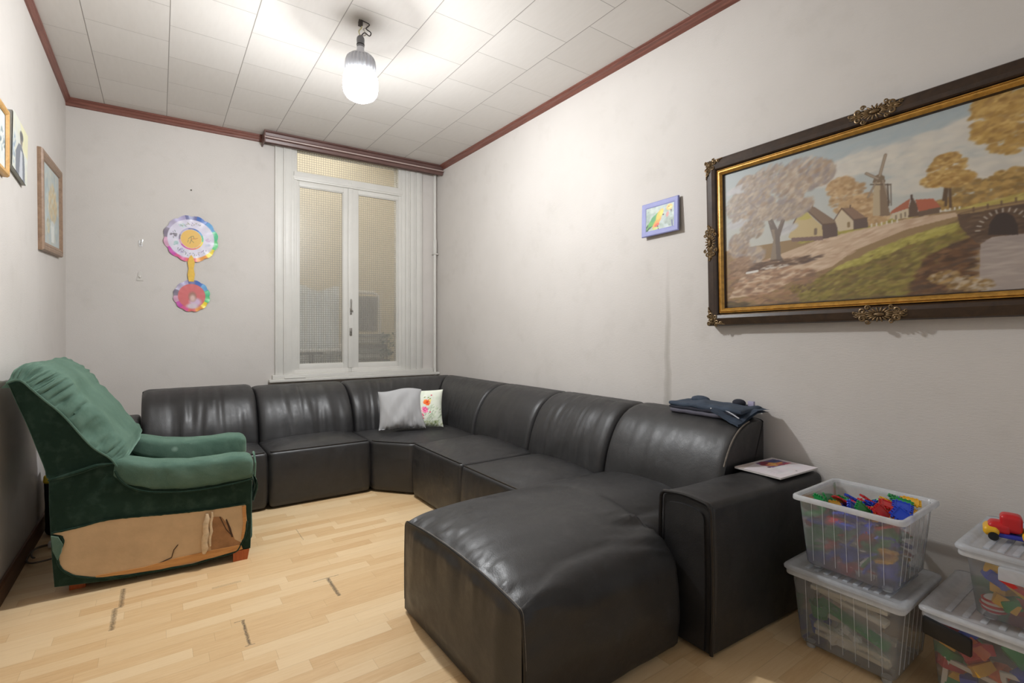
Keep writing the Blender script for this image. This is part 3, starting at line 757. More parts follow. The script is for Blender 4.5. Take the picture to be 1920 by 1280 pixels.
# seat cushion
def softblock(x0,x1,y0,y1,z0,z1,r,bul,seed,n=26,wr=.004):
    bm=bmesh.new(); bmesh.ops.create_cube(bm,size=2); bmesh.ops.subdivide_edges(bm,edges=list(bm.edges),cuts=n,use_grid_fill=True)
    h=Vector(((x1-x0)/2,(y1-y0)/2,(z1-z0)/2)); c=Vector(((x0+x1)/2,(y0+y1)/2,(z0+z1)/2)); bm.verts.index_update(); vs=[]
    for v in bm.verts:
        p=Vector((v.co.x*h.x,v.co.y*h.y,v.co.z*h.z)); q=Vector([max(-(h[i]-r),min(h[i]-r,p[i])) for i in range(3)]); d=p-q
        nn=d.normalized() if d.length>1e-7 else Vector((0,0,1)); p=q+nn*r
        b=bul*(1-abs(v.co.x)**2.5)*(1-abs(v.co.y)**2.5) if abs(v.co.z)>.99 else 0
        p.z+=math.copysign(b,v.co.z)+ (wr*nz(p.x*12+seed,p.y*12,p.z*9)); p+=nn*wr*nz(p.x*20,p.y*20+seed,p.z*14)
        vs.append((c+p)[:])
    g=Geo().add(vs,[[v.index for v in f.verts] for f in bm.faces]); bm.free(); return g
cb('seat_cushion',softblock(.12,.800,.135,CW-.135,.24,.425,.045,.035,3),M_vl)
cb('leg_rest',softblock(.755,.792,.05,CW-.05,.075,.33,.016,.0,5,wr=.003),M_vd)
# loose corner of cloth hanging over the front
fl=[[(.792+.012*math.sin(k*.7),.02+.05*j+.005*math.sin(k*2),.42-.021*k-.004*j*k*.3) for k in range(7)] for j in range(4)]
fl2=[[(x+.014,y,z-.004) for x,y,z in r] for r in fl[::-1]]
cb('loose_flap',Geo().rings(fl+fl2,closed=False,cap0=False,cap1=False),M_vl)
# back: upholstered shell and bulging front cushion
pip=[(.225,.560),(.195,.607),(.128,.672),(.035,.815),(-.030,.892),(-.072,.942),(-.100,.976),(-.122,.986),(-.153,.974)]
rear=[(-.153,.974),(-.128,.895),(-.089,.779),(-.058,.67),(-.033,.585),(-.019,.53),(.05,.52),(.15,.535)]
shell=catmull(pip,26)+catmull(rear,16)[1:]
def shellring(t,ins):
    cx,cz=.02,.75
    return [(a+(cx-a)*ins,t,b+(cz-b)*ins) for a,b in shell]
srs=[shellring(.004,.08),shellring(.0,.05),shellring(.006,.015),shellring(.02,0)]+[shellring(.02+(CW-.04)*k/12,0) for k in range(1,12)]+[shellring(CW-.02,0),shellring(CW-.006,.015),shellring(CW,.05),shellring(CW-.004,.08)]
cb('back_shell',Geo().rings(srs),M_vd)
NF=140; PF=catmull(pip,NF)
cn=[]
for i in range(NF):
    a=np.array(PF[max(0,i-1)]);b=np.array(PF[min(NF-1,i+1)]); t=b-a; t/=np.hypot(*t); cn.append((t[1],-t[0]))
sm=[]   # smoothed normals
for i in range(NF):
    q=np.mean([cn[max(0,min(NF-1,i+k))] for k in range(-16,17)],axis=0); q/=np.hypot(*q); sm.append(q)
rs=[]; nt=90
for j in range(nt+1):
    u=j/nt; t=.008+(CW-.016)*u; e=min(u,1-u); b=(1-(1-min(1,e/.17))**2.8)
    ring=[]
    for i in range(NF):
        v=i/(NF-1); B=.092*math.sin(PI*min(1,v*.96+.03))**.55+.006
        # horizontal gathers close to the side seams
        dist=e*CW
        gth=.012*math.exp(-((dist-.055)/.065)**2)*(abs(nz(v*15,dist*4,2))*2.2-.5)*(1 if v>.05 else 0)+.006*math.exp(-dist/.2)*nz(v*34,dist*7,6)
        cen=-.012*math.exp(-((v-.42)/.06)**2)*b
        o_=B*b+gth*min(1,b*2.2)+cen+.006*nz(u*5,v*6,1)*b
        sd=(-1 if u<.5 else 1)*math.exp(-(dist/.10)**2)*smooth01(dist/.012)*(.016*nz(v*10,dist*3,2)+.010*nz(v*26,dist*5,4)-.034*max(0,1-abs(nz(v*17+.6*nz(v*3,dist*9),dist*2.2,2))*5)**1.3)*(1 if u<.5 else .3)*math.sin(PI*min(1,v*.9+.08))
        ring.append((PF[i][0]+sm[i][0]*o_,t+sd,PF[i][1]+sm[i][1]*o_))
    ring+= [(a-.02,t,z-.02) for a,z in (PF[NF-1],PF[100],PF[70],PF[35])]+[(PF[0][0]-.03,t,PF[0][1])]
    rs.append(ring)
bc=cb('back_cushion',Geo().rings(rs),M_vl,auto=60)
cb('piping',Geo().tube([(a,-.002,b) for a,b in catmull(pip,50)],.0045,7),M_vl,bc)
cb('piping',Geo().tube([(a,CW+.002,b) for a,b in catmull(pip,50)],.0045,7),M_vl,bc)
# the lower pleat where the back meets the arm
cb('pleat',Geo().tube([(-.018,-.006,.535),(.03,-.010,.545),(.09,-.012,.560),(.15,-.012,.578),(.21,-.010,.580)],[.004,.008,.010,.009,.004],8),M_vd)
# torn side: bare board, frame rail, foam roll and ragged cloth edges
M_board=pm('bare_board',(206,176,138),.75,var=.10,vscale=9,bump=.15); M_boardd=pm('stained_board',(160,118,80),.8,var=.2,vscale=20); M_pine=mat_wood('pine_rail',(214,160,96),(186,128,72),.55,(3,30,30)); M_orange=mat_wood('orange_foot',(190,98,48),(160,76,34),.4,(20,20,3)); M_foam=pm('yellowed_foam',(214,190,156),.85,var=.15,vscale=50,bump=.4,bscale=80)
tear=[(-0.007,0.295),(0.090,0.304),(0.185,0.317),(0.285,0.312),(0.389,0.303),(0.498,0.295),(0.600,0.290),(0.756,0.289),(0.764,0.203),(0.756,0.134),(0.736,0.088),(0.707,0.053),(0.612,0.045),(0.520,0.034),(0.389,0.040),(0.264,0.045),(0.147,0.063),(0.071,0.092),(0.031,0.129),(0.015,0.171),(0.020,0.210),(0.033,0.251),(0.027,0.281)]
def thin(poly,t0,t1): return Geo().prism(poly,t0,t1,'y')
bd=cb('bare_board',thin(tear,-.0035,.004),M_board,smooth=False,label='bare tan board behind the torn velvet')
cb('torn_hole',thin([(0.607,0.253),(0.647,0.245),(0.683,0.191),(0.707,0.117),(0.744,0.087),(0.707,0.078),(0.602,0.085),(0.593,0.169)],-.0045,-.003),M_boardd,bd,smooth=False)
cb('split',thin([(0.671,0.230),(0.690,0.176),(0.700,0.130),(0.693,0.131),(0.681,0.172),(0.666,0.225)],-.0055,-.0035),pm('dark_split',(70,48,32),.8),bd,smooth=False)
cb('frame_rail',thin([(0.736,0.083),(0.744,0.059),(0.612,0.045),(0.389,0.040),(0.147,0.060),(0.147,0.070),(0.326,0.066),(0.454,0.079),(0.612,0.083)],-.008,-.003),M_pine,bd,smooth=False)
cb('frame_rail',thin([(0.741,0.283),(0.759,0.283),(0.761,0.175),(0.746,0.108),(0.736,0.111),(0.746,0.192)],-.008,-.003),M_pine,bd,smooth=False)
p0,p1=(0.584,0.274),(0.572,0.076)
roll=[(p0[0]+(p1[0]-p0[0])*k/8+.003*math.sin(k*2),-.012,p0[1]+(p1[1]-p0[1])*k/8) for k in range(9)]
cb('foam_roll',Geo().tube(roll,[.006,.012,.014,.013,.014,.015,.014,.016,.008],10),M_foam,bd)
cb('foam_roll',Geo().tube([(x+.022,y+.002,z+.006) for x,y,z in roll[:8]],[.004,.006,.007,.006,.008,.007,.007,.004],8),M_foam,bd)
pts=[(0.342,0.062),(0.389,0.071),(0.436,0.086),(0.445,0.121),(0.462,0.143)]
cb('crack',Geo().tube([(a,-.005,b) for a,b in pts],.0022,5),MC['dark_split'],bd)
cb('crack',Geo().tube([((0.640,0.247)[0],-.006,(0.640,0.247)[1]),((0.669,0.175)[0],-.006,(0.669,0.175)[1]),((0.697,0.136)[0],-.006,(0.697,0.136)[1])],.002,5),MC['dark_split'],bd)
lip=catmull(tear[:8],60); cb('torn_edge',Geo().tube([(a,-.005+.003*nz(a*30,b*10),b+.003+.0025*nz(a*60,0)) for a,b in lip],.0045,6),M_vd,bd)
lip=catmull(tear[8:],80); cb('torn_edge',Geo().tube([(a,-.006,b-.003) for a,b in lip],[.004+.003*abs(nz(k*.3,1)) for k in range(80)],6),M_vd,bd)
cb('curled_cloth',thin([(-0.007,0.288),(0.017,0.278),(0.033,0.243),(0.027,0.206),(0.015,0.176),(-0.001,0.222)],-.016,-.006),M_vl,bd)
cb('foot',Geo().prism([(.70,-.0),(.765,.0),(.775,.05),(.70,.055)],-.004,.045,'y'),M_orange,label='orange stained wooden foot')
for a,b in ((.04,.06),(.04,CW-.10),(.70,CW-.09)): cb('foot',Geo().box(a,a+.06,b,b+.05,0,.06,.004),M_orange)

# ================================================================== STORAGE CRATES
M_fr=mat_frost('milky_plastic',(.97,.98,1),.30,.10); M_frd=mat_frost('milky_plastic_lid',(.90,.94,1),.66,.12); M_rim=mat_frost('milky_rim',(.95,.97,1),.82,.1)
M_frc=mat_frost('clearer_plastic',(.78,.82,.86),.24,.15); M_fra=mat_frost('grey_milky_plastic',(.90,.93,.97),.26,.08)
M_blk=pm('black_plastic',(22,22,24),.4)
def crate(label,x0,x1,y0,y1,z0,z1,mat=M_fr,ribs=True,lid=None,rib_y=8,group=None,cat='crate',foot=.012):
    t=thing('storage_crate',label,cat,loc=((x0+x1)/2,(y0+y1)/2,z0),group=group)
    def rect(ins,z,r=.022,n=4):
        a,b,c,d=x0+ins,x1-ins,y0+ins,y1-ins; P=[]
        for cx,cy,s in ((b-r,c+r,-PI/2),(b-r,d-r,0),(a+r,d-r,PI/2),(a+r,c+r,PI)):
            for k in range(n+1):
                th=s+PI/2*k/n; P.append((cx+r*math.cos(th),cy+r*math.sin(th),z))
        return P
    zb=z0+foot; h=z1-zb; ti=.038
    def ins(z): return ti-(ti-.016)*(z-zb)/h
    rs=[rect(ins(zb)+.012,zb,.012),rect(ins(zb)+.004,zb+.003)]+[rect(ins(zb+.01+(h-.02)*k/6),zb+.01+(h-.02)*k/6) for k in range(7)]
    build('body',Geo().rings(rs,cap1=False),mat,t,auto=60)
    rr_=[rect(.016,z1-.016),rect(.001,z1-.018),rect(.0,z1-.014),rect(.001,z1-.003),rect(.004,z1),rect(.012,z1),rect(.0165,z1-.004),rect(.0175,z1-.02)]
    build('rim',Geo().rings(rr_,cap0=False,cap1=False),M_rim,t,auto=60)
    if ribs:
        g=Geo()
        for k in range(1,rib_y):
            f=k/rib_y; y=y0+.03+(y1-y0-.06)*f
            for xx,sg in ((x0,1),):
                q=[]
                for z in (zb+.02,z1-.018): q.append((xx+sg*(ins(z)-.0012),y,z))
                g.tube(q,.0008,5)
        for k in range(1,7):
            f=k/7; x=x0+.03+(x1-x0-.06)*f
            for yy,sg in ((y0,1),):
                g.tube([(x,yy+sg*(ins(z)-.0012),z) for z in (zb+.02,z1-.018)],.0009,5)
        build('ribs',g,M_rim,t,label='pale vertical stiffening ribs')
    for a in (x0+ti+.03,x1-ti-.03):
        for b in (y0+ti+.03,y1-ti-.03): build('foot',Geo().lathe([(.014,0),(.016,.003),(.016,foot+.002)],(a,b,z0),10),M_rim,t)
    if lid:
        lm=lid; g=Geo(); z=z1
        def rl(ins_,zz,r=.024): return rect(ins_,zz,r)
        g.rings([rl(.004,z+.001),rl(-.006,z+.002),rl(-.007,z+.010),rl(-.003,z+.016),rl(.012,z+.016),rl(.022,z+.007),rl(.03,z+.006)],cap0=False)
        lo=build('lid',g,lm,t,auto=60)
        g=Geo()
        for k in range(9):
            y=y0+.06+(y1-y0-.12)*k/8; g.merge(Geo().box(x0+.05,x1-.05,y-.008,y+.008,z+.005,z+.0105,.003))
        build('lid_ribs',g,lm,lo)
    return t
XB0,XB1=1.965,2.335
crate('lower closed milky crate beside the sofa arm, holding pale pieces',XB0-.008,XB1,.578,.955,.0,.292,mat=M_fra,lid=M_frd,foot=.02)
crate('open milky crate on top by the sofa arm, heaped with coloured tiles',XB0,XB1+.005,.578,.935,.310,.578,mat=M_fr,foot=.008)
crate('large lidded crate on the floor at the right edge with a black latch',2.025,2.45,.10,.556,.0,.288,mat=M_frc,lid=M_rim,ribs=False,foot=.01)
ct=crate('clear lidded crate at the right edge carrying the toy vehicle',2.045,2.455,.085,.470,.306,.515,mat=M_frc,lid=M_frd,ribs=False,foot=.006)
build('clip',Geo().box(2.020,2.044,.20,.37,.462,.500,.005),M_frd,ct)
# black latch of the lower right crate
lt=[o for o in C.objects if o.name.startswith('storage_crate') and 'black latch' in o.get('label','')][0]
build('latch',Geo().box(2.006,2.026,.425,.545,.215,.268,.006).map(lambda x,y,z:(x,y,z+(y-.48)*.18)),M_blk,lt,label='black clip latch')

# ------------------------------------------------------------------ toys in the crates
COL={'red':(200,36,40),'blue':(38,74,196),'green':(34,146,74),'yellow':(232,178,40),'orange':(230,110,50),'white':(225,222,215)}
def pl(c): return pm('plastic_'+c,COL[c],.35,var=.04)
def tile_geo():
    g=Geo().box(-.023,.023,-.023,.023,-.003,.003,.001)
    for k in range(4):
        o_=-.018+.012*k
        for s in (-1,1):
            g.merge(Geo().box(o_-.003,o_+.003,s*.0265-.004,s*.0265+.004,-.003,.003)); g.merge(Geo().box(s*.0265-.004,s*.0265+.004,o_-.003,o_+.003,-.003,.003))
    for s in (-1,1):
        g.merge(Geo().box(-.021,.021,s*.0215-.0015,s*.0215+.0015,.002,.0045)); g.merge(Geo().box(s*.0215-.0015,s*.0215+.0015,-.021,.021,.002,.0045))
    return g
base={}
rt=random.Random(21)
def put(kind,geo,col,M,label,cat,group,name):
    key=(name,col,kind)
    if key not in base:
        o=build(name,geo(),pl(col)); o.matrix_world=M; tag(o,label,cat,group); base[key]=o; return o
    o=base[key].copy(); C.objects.link(o); o.matrix_world=M; o['label']=label; o['category']=cat
    if group: o['group']=group
    return o
def tileM(x,y,z,rx,ry,rz): return Matrix.Translation((x,y,z))@Matrix.Rotation(rz,4,'Z')@Matrix.Rotation(rx,4,'X')@Matrix.Rotation(ry,4,'Y')
def surf_z(x,y): return .500+.050*smooth01((.90-y)/.25)+.012*nz(x*14,y*14)
def tile(x,y,z,rx,ry,rz,col=None):
    c=col or rt.choice(['red','blue','green','green','blue','red','yellow','blue'])
    put('t',tile_geo,c,tileM(x,y,z,rx,ry,rz),c+' notched square plastic tile in the open crate by the sofa','toy',c+' tiles in the open crate','plastic_tile')
# hidden-side fill along the visible walls
for L in range(8):
    z=.335+.022*L
    for k in range(5):
        y=.645+.056*k+rt.uniform(-.008,.008)
        if z<surf_z(2.05,y)-.03: tile(2.066+rt.uniform(0,.02)-.002*L,y+.015,z,rt.uniform(-.5,.5),rt.uniform(.2,1.1),rt.uniform(0,PI))
    for k in range(4):
        x=2.10+.055*k+rt.uniform(-.008,.008); tile(x,.672+rt.uniform(0,.015),z,rt.uniform(.2,1.0),rt.uniform(-.4,.4),rt.uniform(0,PI))
for i in range(5):
    for k in range(5):
        x=2.045+.054*i+rt.uniform(-.010,.010); y=.655+.054*k+rt.uniform(-.01,.01)
        tile(x,y,surf_z(x,y)-.022,rt.uniform(-.35,.35),rt.uniform(-.35,.35),rt.uniform(0,PI))
        tile(x+rt.uniform(-.02,.02),y+rt.uniform(-.02,.02),surf_z(x,y)+.006,rt.uniform(-.6,.6),rt.uniform(-.6,.6),rt.uniform(0,PI))
for x,y,z,rx,ry,rz,c in ((2.03,.66,.572,.75,-.35,.2,'red'),(2.025,.715,.566,.8,-.5,.5,'green'),(2.045,.61,.575,.55,-.55,.1,'blue'),(2.03,.745,.560,.7,-.7,.9,'blue'),(2.12,.63,.585,.2,-.3,.3,'blue'),(2.16,.64,.585,.15,-.3,.3,'green'),(2.20,.63,.586,.1,-.2,.3,'yellow'),(2.09,.66,.586,.3,-.2,.4,'red'),(2.055,.87,.545,1.35,.1,.9,'green'),(2.09,.86,.545,1.2,.3,.2,'green'),(2.12,.82,.552,.5,.4,.5,'red'),(2.17,.80,.555,.4,.4,.2,'blue'),(2.2,.76,.556,.5,.3,.1,'red'),(2.15,.72,.556,.5,.2,.6,'blue'),(2.23,.70,.560,.4,.1,.6,'yellow')):
    tile(x,y,z,rx,ry,rz,c)
def bar_geo(): return Geo().box(-.12,.12,-.018,.018,-.008,.008,.003)
def block_geo(): return Geo().box(-.03,.03,-.022,.022,-.016,.016,.004)
def frame_toy(): 
    g=Geo()
    for a in ((-.07,.07,-.05,-.036),(-.07,.07,.036,.05),(-.07,-.056,-.05,.05),(.056,.07,-.05,.05)): g.merge(Geo().box(a[0],a[1],a[2],a[3],-.006,.006,.002))
    return g
def cup_geo(): return Geo().lathe([(.026,0),(.036,.05),(.038,.052),(.034,.05),(.024,.004)],n=20)
pm('plastic_cream',(214,206,188),.45); COL['cream']=(214,206,188)
PH=PI/2
for (x,y,z,rx,ry,rz) in ((2.035,.765,.232,0,.0,-1.5),(2.05,.765,.205,.2,.04,-1.7),(2.05,.76,.075,0,.03,-1.5),(2.05,.76,.052,0,.0,-1.65),(2.12,.77,.10,0,.05,-1.3)):
    put('b',bar_geo,'cream',tileM(x,y,z,rx,ry*3,rz),'cream plastic track piece in the lower crate beside the sofa arm','toy','cream track pieces','track_piece')
for x,y,z,a in ((2.06,.78,.06,0),(2.05,.81,.065,1),(2.08,.79,.085,.5),(2.06,.76,.07,2)):
    put('r',block_geo,'white',tileM(x,y,z,a,a,a),'small white plastic block low in the crate beside the sofa arm','toy','white blocks','toy_block')
o=put('c',cup_geo,'blue',tileM(2.085,.88,.034,0,0,0),'blue plastic cup in the lower crate, nearest the sofa','cup','','toy_cup')
o=put('c',cup_geo,'green',tileM(2.085,.88,.095,0,0,0),'green plastic cup stacked on a blue one in the lower crate','cup','','toy_cup')
put('b',bar_geo,'green',tileM(2.07,.765,.13,.3,.25,-1.75),'green plastic bar in the lower crate beside the sofa arm','toy','green bars','track_piece')
for k in range(62):
    c=rt.choice(['red','yellow','green','orange','red','yellow','blue']); L=k%8
    y=.145+.36*rt.random(); x=(2.085+rt.uniform(0,.02)) if k%3 else rt.uniform(2.09,2.38)
    if not k%3: y=.500+rt.uniform(-.01,.0)
    put('k',block_geo,c,tileM(x,y,.035+.028*L,rt.uniform(-.7,.7),rt.uniform(-.7,.7),rt.uniform(0,PI)),c+' plastic block in the big crate with the black latch','toy',c+' blocks in the big crate','toy_block')
for (x,y,z,rz) in ((2.075,.44,.09,.1),(2.078,.30,.13,-.15)):
    put('f',frame_toy,'white',tileM(x,y,z,0,PH,0)@Matrix.Rotation(PH+rz,4,'Z'),'white plastic frame piece behind the wall of the big crate','toy','white frames','building_panel')
for k in range(22):
    c=rt.choice(['yellow','blue','blue','red','green','yellow']); L=k%4
    y=.13+.29*rt.random(); x=(2.10+rt.uniform(0,.03)) if k%2 else rt.uniform(2.1,2.38)
    put('k2',block_geo,c,tileM(x,y,.335+.032*L,rt.uniform(-.7,.7),rt.uniform(-.7,.7),rt.uniform(0,PI)),c+' plastic block in the clear crate below the toy vehicle','toy',c+' blocks in the clear crate','toy_block')
put('b2',bar_geo,'red',tileM(2.10,.27,.40,.2,.5,-1.5),'red plastic bar leaning in the clear crate below the toy vehicle','toy','red bars','track_piece')
put('b2',bar_geo,'yellow',tileM(2.13,.30,.445,.1,.1,-1.5),'yellow plastic bar near the top of the clear crate','toy','yellow bars','track_piece')
tb=thing('toy_ball','small ball with red and white stripes in the clear crate','ball',loc=(2.115,.395,.318))
build('shell',Geo().ellipsoid((2.115,.395,.350),(.030,.030,.030),20,12),pl('white'),tb)
for k in (-1,0,1): build('stripe',Geo().tube([(2.115+.0305*math.cos(a)*math.cos(k*.5),.395+.0305*math.sin(a)*math.cos(k*.5),.350+.030*math.sin(k*.5)) for a in [2*PI*i/24 for i in range(24)]],.004,6,closed=True),pl('red'),tb)

# toy vehicle on the clear lid
VM=Matrix.Translation((2.225,.372,.528))@Matrix.Rotation(R(-78),4,'Z')
tv=thing('toy_vehicle','red and yellow plastic toy vehicle with trailer standing on the clear lid','toy',M=VM)
def vb(n,g,m,par=None,**k): return build(n,g,m,par or tv,world=False,**k)
vb('chassis',Geo().box(-.055,.060,-.030,.030,.010,.024,.006),pm('toy_blue',(52,58,160),.35),)
vb('fender',softblock(-.070,-.030,-.036,.036,.012,.040,.012,.004,1,10,0),pl('yellow'))
vb('fender',softblock(.020,.064,-.040,.040,.010,.040,.012,.004,2,10,0),pl('yellow'))
vb('hood',softblock(-.058,-.005,-.029,.029,.022,.052,.010,.006,3,10,0),pl('red'))
vb('cab',softblock(-.030,.022,-.026,.026,.030,.082,.010,.004,4,10,0),pl('red'))
vb('tank',Geo().ellipsoid((.048,-.014,.055),(.020,.016,.020),14,9),pl('red')); vb('tank',Geo().ellipsoid((.048,.016,.055),(.020,.016,.020),14,9),pl('red'))
for s in (-1,1): vb('headlight',Geo().ellipsoid((-.062,s*.016,.024),(.006,.007,.007),10,7),pl('yellow'))
for x in (-.045,.042):
    for s in (-1,1): vb('wheel',Geo().tube([(x,s*.028,.013),(x,s*.040,.013)],.013,14),M_blk)
vb('hitch',Geo().tube([(.06,0,.02),(.095,0,.02)],.005,8),pl('white'))
vb('trailer',softblock(.09,.17,-.030,.030,.012,.042,.010,.002,6,10,0),pl('yellow'))
for x in (.11,.15):
    for s in (-1,1): vb('wheel',Geo().tube([(x,s*.026,.013),(x,s*.038,.013)],.013,14),M_blk)

# ================================================================== PICTURES
def frame_geo(w,h,prof):
    rs=[]
    for i,o in prof: rs.append([(-w/2+i,-h/2+i,o),(w/2-i,-h/2+i,o),(w/2-i,h/2-i,o),(-w/2+i,h/2-i,o)])
    return Geo().rings(rs,cap0=False,cap1=False)
def wallM(wall,loc,roll=0,tilt=0):
    ax={'L':((0,1,0),(0,0,1),(1,0,0)),'R':((0,-1,0),(0,0,1),(-1,0,0)),'B':((BU[0],BU[1],0),(0,0,1),(BN[0],BN[1],0))}[wall]
    m=Matrix([[ax[c][r] for c in range(3)] for r in range(3)]).to_4x4()
    return Matrix.Translation(loc)@m@Matrix.Rotation(roll,4,'Z')@Matrix.Rotation(tilt,4,'X')
def local(nm,g,m,par,**k): return build(nm,g,m,par,world=False,**k)
M_art=mat_attr('oil_paint',.42,bump=.25); M_print=mat_attr('printed_paper',.4)
# ---- the landscape
W,H=1.58,.895
LP=thing('landscape_painting','wide landscape painting of a windmill village in a dark gilt ornate frame','painting',M=wallM('R',(XR,.808,1.689),R(1.1)))
M_frame=mat_wood('dark_frame',(66,48,34),(42,31,24),.32,(8,8,8)); M_gold=pm('gilt',(196,148,70),.34,metal=.45,var=.25,vscale=40,bump=.2,bscale=120); M_orn=pm('antique_bronze',(124,102,72),.38,metal=.5,var=.45,vscale=90)
fo=local('frame',frame_geo(W,H,[(0,0),(0,.050),(.005,.058),(.012,.060),(.040,.066),(.056,.062),(.061,.056),(.063,.050),(.065,.054),(.067,.045),(.090,.040),(.092,.047),(.094,.044),(.097,.033)]),M_frame,LP,smooth=False)
local('gilt_slip',frame_geo(W,H,[(.066,.046),(.067,.055),(.071,.057),(.072,.052),(.075,.058),(.081,.059),(.086,.054),(.089,.048),(.092,.046)]),M_gold,LP,label='gilt inner moulding')
def spiral(c,r0,turn,a0,z,n=22):
    return [(c[0]+r0*(1-.8*k/n)*math.cos(a0+turn*2*PI*k/n),c[1]+r0*(1-.8*k/n)*math.sin(a0+turn*2*PI*k/n),z+.004*math.sin(PI*k/n)) for k in range(n+1)]
def orn_mid(L=.095,Hh=.036):
    g=Geo(); g.ellipsoid((0,0,.068),(.020,.008,.008),16,8)
    for k in range(18):
        a=2*PI*k/18; M_=Matrix.Rotation(a,3,'Z'); p=(.036*math.cos(a),.020*math.sin(a),.064)
        g.ellipsoid(p,(.016*(.75+.25*abs(math.cos(a))),.0042,.005),10,6,Matrix.Rotation(math.atan2(.020*math.sin(a),.036*math.cos(a)),3,'Z'))
    for s in (-1,1):
        for t in (-1,1):
            g.tube(spiral((s*.060,t*.016),.015,1.4*s*t,PI*(.5+.5*s),.062),[.0042]*22+[.006],6)
            g.tube(spiral((s*.042,t*.030),.010,-1.3*s*t,0,.062),.0032,6)
            g.tube([(s*.05,t*.004,.064),(s*.075,t*.006,.066),(s*(L-.012),t*.010,.064),(s*L,t*.004,.062)],[.004,.0045,.003,.002],6)
        g.ellipsoid((s*.078,0,.066),(.012,.005,.005),10,6); g.tube(spiral((s*(L-.004),.010),.007,1.2*s,0,.062),.0025,5)
    return g
def orn_corner():
    g=Geo(); g.ellipsoid((.030,-.030,.068),(.010,.010,.008),12,8)
    for k in range(12):
        a=2*PI*k/12; g.ellipsoid((.030+.016*math.cos(a),-.030+.016*math.sin(a),.064),(.011,.0035,.005),8,6,Matrix.Rotation(a,3,'Z'))
    for c,r,t,a in (((.058,-.020),.014,1.4,0),((.020,-.058),.014,-1.4,1.5),((.012,-.014),.012,1.3,2),((.046,-.048),.012,-1.3,3),((.078,-.014),.008,-1.3,0),((.014,-.078),.008,1.3,0),((.052,-.006),.008,1.2,1),((.006,-.052),.008,-1.2,2)):
        g.tube(spiral(c,r,t,a,.062),.0036,6)
    g.tube([(.05,-.014,.064),(.08,-.010,.064),(.102,-.006,.062)],[.005,.004,.002],6); g.tube([(.014,-.05,.064),(.010,-.08,.064),(.006,-.102,.062)],[.005,.004,.002],6)
    return g
def orn(g,x,y,rz,sx=1,sy=1,s=1):
    g.map(lambda a,b,c:((a*math.cos(rz)-b*math.sin(rz))*s,(a*math.sin(rz)+b*math.cos(rz))*s,c)); g.map(lambda a,b,c:(x+a*sx,y+b*sy,c)); local('ornament',g,M_orn,LP,label='carved bronze coloured scroll ornament')
orn(orn_mid(),0,H/2-.026,0); orn(orn_mid(),0,-H/2+.026,0); orn(orn_mid(),-W/2+.026,0,PI/2); orn(orn_mid(),W/2-.026,0,PI/2)
for sx in (-1,1):
    for sy in (-1,1): orn(orn_corner(),sx*W/2,sy*H/2,0,-sx,sy)
hw,hh=W/2-.096,H/2-.096
A=Art(-hw,hw,-hh,hh,620,330,(190,190,182))
t=(A.Y+hh)/(2*hh); A.a[:]=(np.array((214,206,190))*(1-t[...,None])+np.array((170,180,182))*t[...,None])
def RX(p,q): return abs(q[0]-p[0])
# clouds
for c,rx,ry in (((0.245,0.222),.16,.07),((0.097,0.217),.14,.07),((-0.052,0.240),.12,.05),((0.335,0.260),.12,.06),((0.195,0.104),.2,.05),((-0.176,0.206),.10,.04),((0.401,0.103),.14,.06)):
    A.dabs(c[0],c[1],rx,ry,[(216,210,198),(206,200,190),(222,214,198),(200,196,188)],240,.014,2.2,0,.35,6)
for c in ((0.026,0.306),(0.167,0.321),(0.262,0.337),(-0.174,0.301)): A.dabs(c[0],c[1],.12,.03,[(162,176,182),(172,180,182)],70,.012,3,.25,.3,5)
A.dabs((0.371,-0.060)[0],(0.371,-0.060)[1],.2,.06,[(204,196,176),(196,188,172)],120,.014,3,0,.4)
# far hedge and trees on the right
for c,rx,ry in (((0.330,0.027),.10,.035),((0.240,-0.010),.07,.02),((0.400,0.028),.08,.05),((0.358,-0.018),.14,.03)):
    A.dabs(c[0],c[1],rx,ry,[(176,138,72),(190,152,84),(150,116,62),(136,110,66)],200,.009,1.6,0,.8)
A.strokes([(0.255,-0.038),(0.425,-0.020),(0.425,-0.062),(0.240,-0.055)],[(186,170,84),(170,150,76),(198,180,100)],160,.005,5,.12,.8)
# ground: path and banks
A.poly([(-hw,-hh),(-hw,(-0.665,-0.054)[1]),(-0.366,-0.049),(-0.097,-0.037),(0.092,-0.030),(0.255,-0.040),(hw,(0.425,-0.049)[1]),(hw,-hh)],(150,122,84))
A.poly([(-0.682,-0.306),(-0.580,-0.150),(-0.181,-0.056),(0.092,-0.041),(0.240,-0.047),(0.255,-0.062),(0.091,-0.083),(-0.099,-0.141),(-0.184,-0.199),(-0.321,-0.232),(-0.473,-0.295)],(204,176,148))
A.strokes([(-0.640,-0.267),(-0.524,-0.151),(-0.182,-0.068),(0.092,-0.045),(0.240,-0.049),(0.055,-0.081),(-0.162,-0.178),(-0.446,-0.271)],[(214,188,160),(196,164,136),(222,198,172),(188,156,128)],420,.006,5,.22,.6)
A.strokes([(-0.317,-0.052),(-0.097,-0.037),(0.126,-0.031),(0.092,-0.041),(-0.097,-0.053),(-0.318,-0.077)],[(172,160,74),(150,140,62),(186,170,88)],160,.004,5,.2,.8)
# left wood floor
A.strokes([(-0.683,-0.377),(-0.677,-0.052),(-0.523,-0.103),(-0.393,-0.173),(-0.184,-0.211),(-0.231,-0.364)],[(156,118,88),(132,100,80),(176,134,104),(118,92,76)],500,.007,3.5,.15,.6)
